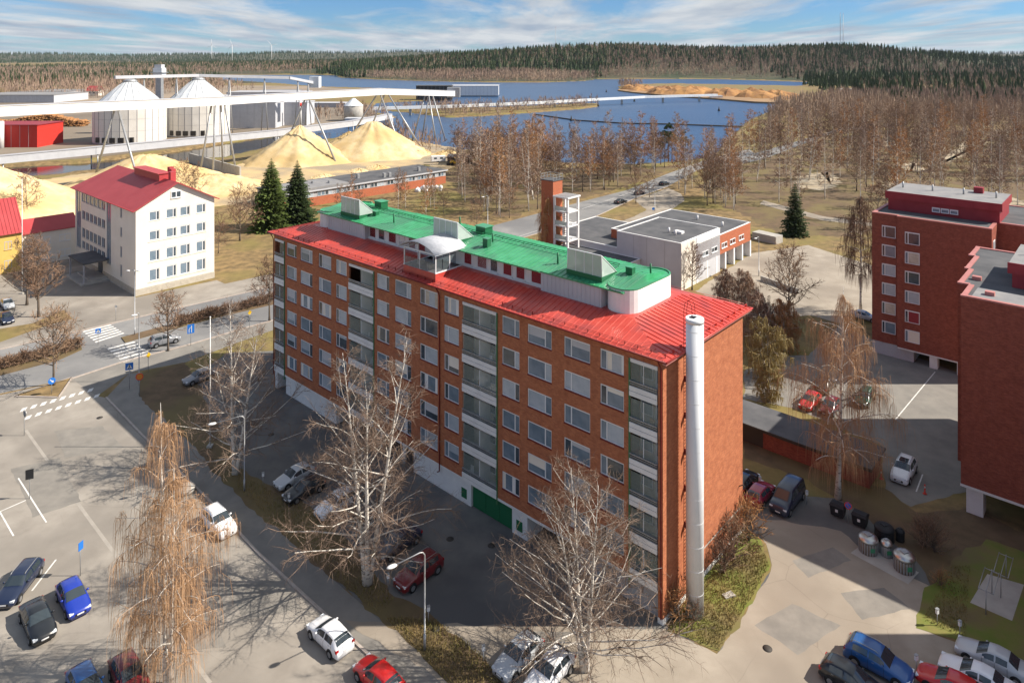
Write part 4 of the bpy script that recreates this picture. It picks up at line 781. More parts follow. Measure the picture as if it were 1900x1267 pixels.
# ------------------------------------------------------------------ saw mill
def along(a, b, w, h, z0, z1, name, m, parent=None, under=0.0):
    """box girder from a to b whose underside runs from z0 to z1"""
    A, B = Vector((*a,0)), Vector((*b,0)); d = (B-A).normalized(); s = Vector((-d.y,d.x,0))*w/2; q = []
    for P, z in ((A,z0),(B,z1)):
        for sg, dz in ((-1,0),(1,0),(1,h),(-1,h)): v = P+s*sg; q.append((v.x,v.y,z+dz))
    return MB().add(q, [(3,2,1,0),(4,5,6,7),(0,1,5,4),(1,2,6,5),(2,3,7,6),(3,0,4,7)]).build(name, m, parent)
def mill():
    W = M['white']
    gal = empty('conveyor_gallery', (0,0,0), 0, 'long white conveyor gallery high on splayed legs above the sawdust heaps', 'conveyor')
    pts = [((-175,161.8),27.6),((-148.9,203.6),27.4),((-131,232),27.0),((-110.9,264.4),26.4),((-88,301),26.4),((-63,341),26.2),((-32.4,390),22.6)]
    for (a, za), (b, zb) in zip(pts, pts[1:]): along(a, b, 3.6, 3.0, za, zb, 'gallery_section', W, gal); along(a, b, 4.0, 0.14, za+3.0, zb+3.0, 'gallery_roof', M['lightgrey'], gal)
    perp = Vector((0.848,-0.53))
    def leg(base, apex, z, r=0.42): MB().tube([(*base,0),(*apex,z)], [r,r*0.85], 8).build('leg', M['galv'], gal)
    for c, z, sp, along_ in (((-131,232),27,17,0),((-110.9,264.4),26.4,4.5,5),((-88,301),26.4,19.5,0),((-63,341),26.2,21,7),((-44,371),24.2,9,4)):
        c = Vector(c); d = Vector((0.53,0.848))
        for s in (-1, 1):
            for k in ((0,) if not along_ else (-1, 1)): leg(c+perp*sp*s*0.9+d*along_*k, c+perp*1.2*s+d*along_*k*0.4, z)
    boxo('drive_house', M['galv'], gal, -36, -29, 388, 394, 22.0, 27.5)
    lo = empty('lower_conveyor', (0,0,0), 0, 'low grey covered conveyor running along the canal', 'conveyor'); q = [((-222,236),3.6),((-196,268),3.8),((-174,292),4.0),((-121,359),4.0),((-92,400),5.0),((-75,431),6.5)]
    for (a, za), (b, zb) in zip(q, q[1:]): along(a, b, 3.4, 3.0, za, zb, 'conveyor_section', M['lightgrey'], lo); along(a, b, 3.8, 0.15, za+3, zb+3, 'conveyor_roof', M['greywall'], lo)
    for a, za in q:
        for s in (-1.3, 1.3): MB().tube([(a[0]+s,a[1],-2),(a[0]+s,a[1],za)], 0.3, 6).build('leg', M['galv'], lo)
    # two large silos
    sm = mat('silo panels', (0.70,0.67,0.62), 0.7, (0.62,0.59,0.54), 0.15)
    for (px, py, r, lab) in ((214,268,17.4,'left white round silo with faceted cone roof'),(348,254.5,16.9,'right white round silo with faceted cone roof')):
        x, y = G(px, py); y += r*0.8; S = empty('storage_silo', (x,y,0), 0, lab, 'silo', 'mill silos')
        n = 28
        for k in range(n):                      # panelled wall
            t0 = 2*math.pi*k/n; t1 = 2*math.pi*(k+1)/n
            for j in range(3):
                z0 = 0.6+6.1*j; q_ = [(r*math.cos(t0+.01),r*math.sin(t0+.01)),(r*math.cos(t1-.01),r*math.sin(t1-.01))]
                MB().add([(*q_[0],z0),(*q_[1],z0),(*q_[1],z0+6.0),(*q_[0],z0+6.0)], [(0,1,2,3)]).build('wall_panel', sm, S)
        MB().lathe([(r-0.15,0),(r-0.15,18.9),(0,18.9)], n=n, smooth=False).build('core', M['greywall'], S)
        ncone = 20
        for k in range(ncone):
            t0 = 2*math.pi*k/ncone; t1 = 2*math.pi*(k+1)/ncone; r1 = 3.2
            MB().add([((r+.4)*math.cos(t0),(r+.4)*math.sin(t0),18.7),((r+.4)*math.cos(t1),(r+.4)*math.sin(t1),18.7),(r1*math.cos(t1),r1*math.sin(t1),31.4),(r1*math.cos(t0),r1*math.sin(t0),31.4)], [(0,1,2,3)]).build('roof_facet', M['whitemetal'], S)
            MB().tube([((r+.4)*math.cos(t0),(r+.4)*math.sin(t0),18.8),(r1*math.cos(t0),r1*math.sin(t0),31.5)], 0.12, 4).build('roof_rib', M['galv'], S)
        MB().lathe([(3.4,31.2),(3.4,32.0),(2.0,32.8),(0,32.9)], n=16).build('cap', M['galv'], S)
        for k in range(5): boxo('base_opening', M['grain'], S, -9+4*k, -6.2+4*k, -r*math.cos(math.asin(min(0.9,abs(-7.6+4*k)/r)))-0.3, -r*0.5, 1.0, 3.6)
    x1, y1 = G(214,268); x2, y2 = G(348,254.5); y1 += 14; y2 += 13.5
    tc = empty('silo_top_conveyor', (0,0,0), 0, 'thin steel conveyor bridge running over the silo tops', 'conveyor')
    e = Vector(G(585,236)); qq = [((x1-6,y1-4),33.0),((x2,y2),33.0),((x2+45,y2+22),31),((e.x,e.y),27)]
    for (a, za), (b, zb) in zip(qq, qq[1:]):
        along(a, b, 2.2, 1.6, za, zb, 'bridge_section', M['lightgrey'], tc)
        for t in (0.33, 0.72): c = Vector(a).lerp(Vector(b), t); z = za+(zb-za)*t; MB().tube([(c.x-2,c.y,0),(c.x,c.y,z)], 0.3, 6).build('leg', M['galv'], tc); MB().tube([(c.x+2,c.y,0),(c.x,c.y,z)], 0.3, 6).build('leg', M['galv'], tc)
    boxo('head_house', M['whitemetal'], tc, e.x-3, e.x+3, e.y-3, e.y+3, 25, 32)
    tx, ty = G(283, 250); tw = empty('machine_tower', (tx,ty+8,0), 0, 'narrow steel machine tower between the two silos', 'tower')
    boxo('shaft', M['galv'], tw, -1.6, 1.6, -1.6, 1.6, 0, 33); boxo('cabin', M['whitemetal'], tw, -2.6, 2.6, -2.6, 2.6, 33, 38); boxo('platform', M['galv'], tw, -3.6, 3.6, -3.6, 3.6, 35.2, 35.5); boxo('cabin_top', M['lightgrey'], tw, -2, 2, -2, 2, 38, 40)
    def block(name, px0, px1, pyb, pyt, depth, m, lab, cat='building', roof='lightgrey'):
        x0, y = G(px0, pyb); x1, _ = G(px1, pyb); h = (pyb-pyt)*y/F; S = empty(name, (x0,y,0), 0, lab, cat)
        boxo('wall', M[m], S, 0, x1-x0, 0, depth, 0, h); boxo('roof', M[roof], S, -0.4, x1-x0+0.4, -0.4, depth+0.4, h, h+0.35)
        n = max(2, int((x1-x0)/4))
        for k in range(1, n): xx = (x1-x0)*k/n; boxo('wall_joint', M['greywall'], S, xx-0.07, xx+0.07, -0.06, 0.0, 0.2, h-0.1)
        return S, x1-x0, h
    block('boiler_house', 419, 511, 238, 191, 22, 'lightgrey', 'large pale grey boiler house behind the lower conveyor')
    block('boiler_annex', 516, 569, 233, 191, 18, 'lightgrey', 'smaller pale grey block beside the mill stack')
    S, w, h = block('red_mill_building', -60, 69, 274, 233, 20, 'redpaint', 'bright red mill building at the left edge', roof='redwall'); MB().lathe([(1.6,0),(1.6,13),(1.2,13.2)], (w-16,-3,0), 16).build('steam_stack', M['white'], S)
    x, y = G(557,234); st = empty('mill_stack', (x,y,0), 0, 'white and red banded steel stack by the grey blocks', 'chimney'); MB().lathe([(0.9,0),(0.9,12),(0.85,17.4)], n=14).build('shaft', M['white'], st); MB().lathe([(0.92,12.5),(0.92,15)], n=14).build('red_band', M['redplastic'], st)
    x, y = G(656,224); ss = empty('small_silo', (x,y,0), 0, 'small round concrete silo with pale cone roof', 'silo'); MB().lathe([(6.5,0),(6.5,10.5),(6.3,10.6)], n=24).build('wall', M['concrete'], ss); MB().lathe([(6.8,10.5),(1,15.5),(0,15.6)], n=16, smooth=False).build('roof', M['whitemetal'], ss)
    for nm, a in (('left',(-40,100,189,169,90)),):
        block('sawmill_hall', -60, 100, 191, 177, 55, 'lightgrey', 'long pale sawmill hall with grey roof at far left', roof='felt2')
    block('sawmill_hall', 30, 118, 181, 171, 60, 'greywall', 'grey flat roofed hall behind the left silo', roof='felt2'); block('sawmill_hall', 420, 560, 181, 172, 40, 'lightgrey', 'low pale hall beyond the grey boiler house', roof='greywall')
    block('sorting_hall', 470, 545, 176, 170, 40, 'brick3', 'low orange brown sorting hall near the lake', roof='felt2'); block('lake_hall', 836, 925, 178, 160, 30, 'white', 'white hall on the lake shore at the end of the gallery', roof='lightgrey'); block('long_shed', 772, 838, 186, 160, 16, 'grain', 'dark open conveyor shed beside the white lake hall', roof='felt')
    block('pump_house', 560, 640, 200, 192, 14, 'greywall', 'low grey pump house by the small silo'); block('site_office', 395, 418, 190, 178, 12, 'white', 'small white site office behind the right silo'); block('canal_shed', 640, 725, 232, 221, 9, 'lightgrey', 'narrow grey shed at the end of the lower conveyor')
    x, y = G(160,178); hs = empty('red_cottage', (x,y,0), 0, 'small house with red roof near the far birch wood', 'house'); boxo('wall', M['cream'], hs, 0, 14, 0, 10, 0, 6); gable_roof(0,14,0,10,6,11,0.6).build('roof', M['schoolroof'], hs); 
    for k in range(2): boxo('window', M['glass'], hs, 3+5*k, 5+5*k, -0.08, 0, 2.5, 4.2)
    block('canopy_shed', 830, 876, 305, 293, 9, 'grain', 'dark open shelter beside the sawdust yard', 'shelter', 'felt')
    # retaining walls, heaps
    for a, b, lab in (((352,302),(446,330),'concrete retaining wall beside the canal conveyor'),((60,392),(140,384),'low concrete wall of the sawdust bay behind the school')):
        A, B = G(*a), G(*b); w = along(A, B, 0.6, 4.0 if a[0] > 300 else 3.0, 0, 0, 'retaining_wall', M['concrete']); tag(w, lab, 'wall')
    def heap(cx, cy, r, h, lab, seed, sx=1.0, flat=0.0):
        rg = np.random.RandomState(seed); nr, na = 26, 72; v = []; f = []; ph = rg.rand(12)*6.28
        for i in range(nr+1):
            t = i/nr
            for k in range(na):
                a = 2*math.pi*k/na; lob = 1+0.05*math.sin(3*a+ph[0])+0.045*math.sin(7*a+ph[1])+0.03*math.sin(13*a+ph[2])
                rr_ = r*t*lob; z = h*max(0.0, 1-max(t-flat,0)/(1-flat))**1.08+ (rg.rand()-0.5)*0.5*(1 if 0 < i < nr else 0)+0.35*math.sin(9*a+ph[3]+t*5)*t*(1-t)*2
                if i == nr: z = -0.1
                v.append((cx+rr_*sx*math.cos(a), cy+rr_*math.sin(a), max(z,-0.1)))
        for i in range(nr):
            for k in range(na): f.append((i*na+k,(i+1)*na+k,(i+1)*na+(k+1)%na,i*na+(k+1)%na))
        return tag(MB().add(v, f, True).build('sawdust_heap', M['sawdust']), lab, 'heap', 'sawdust heaps')
    x, y = G(556,297); heap(x, y, 23, 15.2, 'tall pointed cone of pale sawdust under the gallery', 1)
    x, y = G(692,286); heap(x, y, 25, 14.6, 'broad round topped sawdust heap below the right gallery legs', 2, 1.05, 0.10)
    x, y = G(648,276); heap(x, y, 15, 8.5, 'low sawdust heap squeezed between the two big ones', 3)
    heap(-123, 236, 26, 11.5, 'sawdust heap rising behind the red roofed school', 4, 1.2, 0.1); heap(-158, 200, 36, 17.5, 'big yellow sawdust heap behind the link building', 5)
    x, y = G(395,350); heap(x, y, 15, 4.5, 'flat spread of sawdust at the retaining wall', 6, 1.5, 0.2)
    for k, (px, py, r) in enumerate([(665,318,4),(700,312,5),(830,285,6),(600,330,5)]): x, y = G(px, py); heap(x, y, r, r*0.28, ['small sawdust mound left of the caravan','sawdust mound in the middle of the yard','sawdust mound nearest the dark shelter','sawdust mound behind the low workshop'][k], 10+k)
    # logs
    lg = MB(); rg = random.Random(3)
    def logs(x0, x1, y, hmax, n, ln=5):
        for _ in range(n):
            x = rg.uniform(x0, x1); z = rg.uniform(0.2, hmax*(0.75+0.25*math.sin(x*0.12))); yy = y+rg.uniform(0,5)+z*0.5; r = rg.uniform(0.22,0.4); lg.tube([(x,yy,z),(x+rg.uniform(-.6,.6),yy+ln,z)], r, 6, smooth=False)
    x0, y0 = G(-30,236); x1, _ = G(150,236); logs(x0, x1, y0, 7.5, 1500); tag(lg.build('log_stack', M['wood']), 'long brown stack of sawlogs left of the silos', kind='stuff')
    # yard things
    x, y = G(800,302); cv = empty('caravan', (x,y,0), R(20), 'white site caravan parked by the sawdust yard', 'caravan'); boxo('body', M['white'], cv, 0, 6, -1.1, 1.1, 0.6, 2.7); boxo('window', M['glass'], cv, 1, 2.2, -1.13, -1.1, 1.5, 2.2); boxo('window', M['glass'], cv, 3.6, 4.9, -1.13, -1.1, 1.5, 2.2)
    for s in (-1, 1): MB().tube([(3,1.1*s,0.35),(3,0.9*s,0.35)], 0.35, 12).build('wheel', M['tyre'], cv)
    x, y = G(855,308); ld = empty('wheel_loader', (x,y,0), R(160), 'small yellow wheel loader at the yard edge', 'loader'); boxo('body', M['yellow'], ld, 0, 4.2, -0.9, 0.9, 0.9, 2.0); boxo('cab', M['glass'], ld, 1.2, 2.6, -0.8, 0.8, 2.0, 3.2); boxo('cab_roof', M['yellow'], ld, 1.1, 2.7, -0.9, 0.9, 3.2, 3.35); boxo('bucket', M['grain'], ld, 4.8, 5.9, -1.2, 1.2, 0.2, 1.2); boxo('lift_arm', M['yellow'], ld, 3.6, 5.0, -0.4, 0.4, 1.0, 1.4)
    for sx in (0.7, 3.4):
        for s in (-1, 1): MB().tube([(sx,1.15*s,0.7),(sx,0.75*s,0.7)], 0.7, 14).build('wheel', M['tyre'], ld)
    rg = random.Random(8)
    for k in range(14):
        x, y = G(780+rg.uniform(-8,42)*1.0, 358-rg.uniform(0,6)); z = 0 if k < 9 else 0.95
        if z: x, y = G(786+(k-9)*8, 356)
        b = MB(); s = rg.uniform(0.55,0.72); b.lathe([(s*0.9,0),(s*1.05,0.25),(s*1.08,0.7),(s*0.85,1.02),(s*0.3,1.1),(0.12,1.3)], n=9); b.build('bulk_bag', M['white'], None, (x,y,z), rg.uniform(0,3))
        tag(bpy.data.objects[-1] if False else col.objects[-1], 'white bulk bag in the pile on the dry grass', 'bag', 'pile of bulk bags')
    # far conveyor over the lake, boom, log island, buoys, masts
    tr = empty('lake_conveyor', (0,0,0), 0, 'pale conveyor bridge crossing the lake to the log island', 'conveyor'); q = [G(690,214),G(830,210),G(1000,202),G(1110,195),G(1195,190),G(1330,186)]
    for a, b in zip(q, q[1:]):
        along(a, b, 3.0, 2.2, 4, 4, 'bridge_section', M['whitemetal'], tr)
        n = max(1, int((Vector(b)-Vector(a)).length/35))
        for k in range(n): c = Vector(a).lerp(Vector(b), (k+.5)/n); boxo('trestle', M['concrete'], tr, c.x-0.9, c.x+0.9, c.y-0.9, c.y+0.9, -4, 4)
    bo = MB().tube([(*G(992,211),-0.8),(*G(1070,222),-0.8),(*G(1160,227.5),-0.8),(*G(1250,229),-0.8),(*G(1360,233),-0.8),(*G(1430,234),-0.8)], 0.7, 6).build('log_boom', M['grain']); tag(bo, 'dark floating log boom stretched across the lake', 'boom')
    for k, (px, py) in enumerate([(1125,170),(1110,196),(1177,187),(1334,204),(988,232),(1060,222)]):
        x, y = G(px, py); tag(MB().lathe([(1.0,-1.2),(1.1,-0.6),(0.5,1.0),(0.2,2.6)], n=8).build('buoy', M['grain'], None, (x,y,0)), ['dark buoy left of the log island','dark buoy beside the conveyor bridge','dark buoy near the bridge middle','dark buoy far right on the open lake','dark buoy at the near left water','dark buoy touching the log boom'][k], 'buoy', 'lake buoys')
    rg = random.Random(5); hp = MB()
    isl_ = [G(*p) for p in [(1146,168),(1175,172),(1240,178),(1330,184),(1400,190),(1465,192),(1490,186),(1400,176),(1300,166),(1200,160),(1160,159)]]
    il = MB().prism(isl_, -3, 0.6).build('log_island', mat('island soil', (0.22,0.14,0.08), 0.95, (0.34,0.22,0.12), 0.03)); tag(il, kind='structure')
    for k in range(70):
        t = rg.random(); px = 1165+t*300; py = 163+t*15+rg.uniform(0,9); x, y = G(px, py); r = rg.uniform(8,17); h = rg.uniform(3.5,9); n = 10; v = [(x,y,h)]
        for j in range(n): a = 6.283*j/n; rr_ = r*rg.uniform(.75,1.1); v.append((x+rr_*1.3*math.cos(a)*0.5,y+rr_*0.6*math.sin(a)*0.5,h*rg.uniform(.5,.75)))
        for j in range(n): a = 6.283*j/n; rr_ = r*rg.uniform(.85,1.1); v.append((x+rr_*1.3*math.cos(a),y+rr_*0.6*math.sin(a),0.5))
        hp.add(v, [(0,1+j,1+(j+1)%n) for j in range(n)]+[(1+j,1+n+j,1+n+(j+1)%n,1+(j+1)%n) for j in range(n)])
    tag(hp.build('bark_and_log_piles', mat('log heaps', (0.50,0.27,0.10), 0.95, (0.22,0.115,0.06), 0.07, detail=8)), 'orange brown log and bark piles covering the island', kind='stuff')
    block('island_cabin', 1320, 1341, 183, 178.5, 8, 'white', 'small white cabin on the log island', 'cabin'); block('shore_house', 1562, 1586, 178, 166, 9, 'cream', 'small pale house among trees on the right shore', 'house', 'lightgrey')
    for k, (px, lab) in enumerate([(393,'left white wind turbine on the far horizon'),(431,'middle white wind turbine on the far horizon'),(504,'right white wind turbine on the far horizon')]):
        D = 5200; x = (px-950)*D/F; wt = empty('wind_turbine', (x,D,0), 0, lab, 'turbine', 'far wind turbines'); MB().tube([(0,0,0),(0,0,128)], [2.6,1.4], 8).build('mast', M['white'], wt); MB().box(-2,2,-5,3,126,130).build('nacelle', M['white'], wt)
        for j in range(3):
            a = R(90+120*j+20*k); MB().tube([(0,-5.5,128),(18*math.cos(a),-5.5,128+18*math.sin(a)),(46*math.cos(a),-5.5,128+46*math.sin(a))], [1.0,1.5,0.3], 5).build('blade', M['white'], wt)
    for px, top, D, lab in ((1031,52,2300,'single thin radio mast above the wooded hill'),(1559,26,2000,'left of the twin radio masts on the hill'),(1564.5,27,2000,'right of the twin radio masts on the hill')):
        x = (px-950)*D/F; z = H+(HY-top)*D/F; m_ = empty('radio_mast', (x,D,10), 0, lab, 'mast', 'radio masts'); MB().tube([(0,0,0),(0,0,z-10)], [0.9,0.6], 4).build('lattice_shaft', M['galv'], m_); MB().tube([(0,0,z-10),(0,0,z-6)], 0.25, 4).build('tip', M['redplastic'], m_)
mill()
# ------------------------------------------------------------------ trees
class TW:
    """fast collector for ribbon twigs"""
    def __init__(s): s.v = []; s.f = []
    def ribbon(s, pts, w, rg):
        n = len(pts); d = pts[-1]-pts[0]; side = d.cross(Vector((rg.uniform(-1,1),rg.uniform(-1,1),rg.uniform(-.4,.4))))
        if side.length < 1e-6: return
        side.normalize(); b = len(s.v)
        for i, p in enumerate(pts[:-1]):
            q = side*(w*(1-0.6*i/n)); s.v.append(tuple(p-q)); s.v.append(tuple(p+q))
        s.v.append(tuple(pts[-1])); m = len(s.v)-1
        for i in range(n-2): s.f.append((b+2*i,b+2*i+1,b+2*i+3,b+2*i+2))
        s.f.append((b+2*(n-2),b+2*(n-2)+1,m))
    def mesh(s, name, m):
        me = bpy.data.meshes.new(name); me.from_pydata(s.v, [], s.f); me.materials.append(m); me.update(); return me
def rv(rg): 
    v = Vector((rg.gauss(0,1),rg.gauss(0,1),rg.gauss(0,1))); return v.normalized()
def bare_tree(seed, h, kind='birch', spread=0.27, density=1.0, tw=0.02, stems=1, base=0.25, twmat='twig', trunk_r=None, q=1.0):
    """returns (trunk mesh, crown mesh); kinds: birch, weeping, round, upright"""
    rg = random.Random(seed); wood = MB(); limb = TW(); tr = trunk_r or h*0.0125
    birchy = kind in ('birch','weeping','upright'); bm = M['birch'] if birchy else M['bark']
    starts = []
    for st in range(stems):
        a = rg.uniform(0,6.28); lean = (0.02 if stems == 1 else 0.09); off = Vector((math.cos(a),math.sin(a),0)); hh = h*(1 if st == 0 else rg.uniform(.8,.97)); pts = []; rad = []
        if kind == 'round': hh = h*0.8
        p = off*(0 if stems == 1 else 0.15); drift = Vector((rg.uniform(-1,1),rg.uniform(-1,1),0))*lean
        n = 9
        for i in range(n+1):
            t = i/n; pts.append(Vector((p.x,p.y,hh*t))); rad.append(max(0.012, tr*(1-0.93*t**0.9)*(1.25 if i == 0 else 1)))
            p = p+(off*(lean if stems > 1 else 0)+drift+Vector((rg.uniform(-1,1),rg.uniform(-1,1),0))*0.02)*hh/n
        wood.tube(pts, rad, 7); starts.append((pts, rad, hh))
    def pt_on(pts, t):
        f = t*(len(pts)-1); i = min(int(f), len(pts)-2); return pts[i].lerp(pts[i+1], f-i)
    for pts, rad, hh in starts:
        nb = int((26 if kind != 'round' else 18)*(0.75 if stems > 1 else 1)*(q**0.5)); az = rg.uniform(0,6.28)
        for b in range(nb):
            t = base+(0.97-base)*(b+rg.random()*0.8)/nb; az += 2.4+rg.uniform(-.5,.5); p0 = pt_on(pts, t); u = (t-base)/(1-base)
            if kind == 'round': L_ = h*spread*1.75*(1-0.45*u)*rg.uniform(.75,1.15); el = 0.35+0.75*u
            elif kind == 'upright': L_ = h*spread*(1.0-0.75*u)*rg.uniform(.7,1.1)*1.25; el = 0.75+0.3*u
            elif kind == 'weeping': L_ = h*spread*(math.sin(math.pi*min(1,u*0.85+0.22))**0.7)*rg.uniform(.6,1.15)*1.05; el = 0.55+0.35*u
            else: L_ = h*spread*(1.02-0.8*u)*rg.uniform(.6,1.15)*1.15; el = 0.30+0.62*u
            d = Vector((math.cos(az)*math.cos(el),math.sin(az)*math.cos(el),math.sin(el))); bp = [p0]; dd = d.copy(); n = 5
            for i in range(n):
                dd = (dd+rv(rg)*0.18+Vector((0,0,(-0.16 if kind == 'weeping' else (0.10 if kind == 'round' else 0.03))))).normalized(); bp.append(bp[-1]+dd*L_/n)
            r0 = max(0.012, tr*(1-0.9*t)*0.42*(1.4 if kind == 'round' else 1)); wood.tube(bp, [r0*(1-0.8*i/n)+0.004 for i in range(n+1)], 4, caps=False)
            ns = int(rg.uniform(5,8)*max(0.6,L_/3)*q**0.5); 
            for s_ in range(max(3,ns)):
                ts = rg.uniform(0.2,1.0); q0 = pt_on(bp, ts); sd = (dd*0.7+rv(rg)*0.9+Vector((0,0,0.15))).normalized(); Ls = L_*(0.42-0.2*ts)*rg.uniform(.7,1.3)+0.25; sp = [q0]
                for i in range(3): sd = (sd+rv(rg)*0.2+Vector((0,0,-0.12 if kind == 'weeping' else 0.03))).normalized(); sp.append(sp[-1]+sd*Ls/3)
                limb.ribbon(sp, max(tw*1.5, r0*0.3), rg)
                nt_ = int((9 if kind == 'weeping' else 8)*density*(0.6+0.5*rg.random()))
                for k in range(nt_):
                    c = pt_on(sp, rg.uniform(0.1,1)); 
                    if kind == 'weeping':
                        Lt = rg.uniform(0.6,2.6)*h/18; e = (sd*0.5+rv(rg)*0.45); qq = [c, c+e*0.28*Lt+Vector((0,0,-0.10*Lt))]; qq.append(qq[-1]+Vector((e.x*0.08,e.y*0.08,-0.45))*Lt); qq.append(qq[-1]+Vector((rg.uniform(-.04,.04),rg.uniform(-.04,.04),-0.5))*Lt)
                    else:
                        Lt = rg.uniform(0.35,0.95)*h/18*(1.15 if kind == 'round' else 1.0); e = (sd*0.6+rv(rg)*0.8+Vector((0,0,0.2 if kind != 'birch' else -0.05))).normalized(); qq = [c, c+e*Lt*0.5, c+e*Lt+rv(rg)*0.12*Lt+Vector((0,0,-0.12*Lt if kind == 'birch' else 0.05*Lt))]
                    limb.ribbon(qq, tw*rg.uniform(.7,1.2), rg)
    return wood.mesh('trunk', bm), limb.mesh('crown', M[twmat])
def spruce(seed, h, r, m='needles', dens=1.0):
    rg = random.Random(seed); wood = MB().tube([(0,0,0),(0,0,h*0.5),(0,0,h)], [h*0.016,h*0.009,0.02], 6); t = TW()
    nw = int(26*dens+h*0.6)
    for i in range(nw):
        u = (i+rg.random()*0.6)/nw; z = h*(0.06+0.93*u); rr_ = r*(1-u)**0.8*rg.uniform(.72,1.18)+0.12; nb = int((15-8*u)*dens)+3
        for b in range(nb):
            a = 6.283*b/nb+rg.uniform(-.3,.3)+i; L_ = rr_*rg.uniform(.7,1.12); d = Vector((math.cos(a),math.sin(a),0)); p0 = Vector((0,0,z)); tip = p0+d*L_+Vector((0,0,-0.22*L_+0.15*L_*u)); mid = p0.lerp(tip,0.5)+Vector((0,0,-0.08*L_)); w = 0.10+0.16*L_
            s = d.cross(Vector((0,0,1))); n0 = len(t.v)
            # a bough of several overlapping sprays
            for k in range(5):
                f0 = 0.12+0.18*k; c = p0.lerp(mid,f0*2) if f0 < .5 else mid.lerp(tip,f0*2-1)
                for sg in (-1, 1):
                    e = c+s*sg*w*(1.15-0.18*k)*rg.uniform(.7,1.3)+d*w*rg.uniform(.5,1.0)+Vector((0,0,-w*rg.uniform(.15,.55))); b0 = len(t.v)
                    t.v += [tuple(c-d*0.10*L_+Vector((0,0,0.04))), tuple(c+d*0.16*L_), tuple(e)]; t.f.append((b0,b0+1,b0+2))
            b0 = len(t.v); t.v += [tuple(mid-s*w*0.3), tuple(mid+s*w*0.3), tuple(tip)]; t.f.append((b0,b0+1,b0+2))
    return wood.mesh('trunk', M['bark']), t.mesh('crown', M[m])
def pine_tree(seed, h):
    rg = random.Random(seed); wood = MB().tube([(0,0,0),(0.1,0,h*0.5),(0,0.1,h*0.97)], [h*0.014,h*0.01,0.03], 6); t = TW()
    for b in range(26):
        u = rg.random(); z = h*(0.5+0.48*u); a = rg.uniform(0,6.28); L_ = h*0.16*(1.15-u*0.75)*rg.uniform(.6,1.1); c = Vector((math.cos(a)*L_*0.75,math.sin(a)*L_*0.75,z+L_*0.2))
        wood.tube([(0,0,z-0.3),tuple(c)], [0.06,0.02], 4, caps=False)
        for k in range(40):
            o = rv(rg)*L_*0.5*rg.random()**0.4; o.z *= 0.5; p = c+o; e = rv(rg)*0.55; b0 = len(t.v); f = rv(rg)*0.3; t.v += [tuple(p-f),tuple(p+f),tuple(p+e)]; t.f.append((b0,b0+1,b0+2))
    return wood.mesh('trunk', mat('pine bark', (0.26,0.12,0.06), 0.9)), t.mesh('crown', M['needles'])
def plant(name, meshes, loc, label, rz=0.0, s=1.0, group=None, cat='tree'):
    o = empty(name, loc, rz, label, cat, group); o.scale = (s,s,s)
    link_obj('trunk', meshes[0], o); link_obj('crown', meshes[1], o); return o
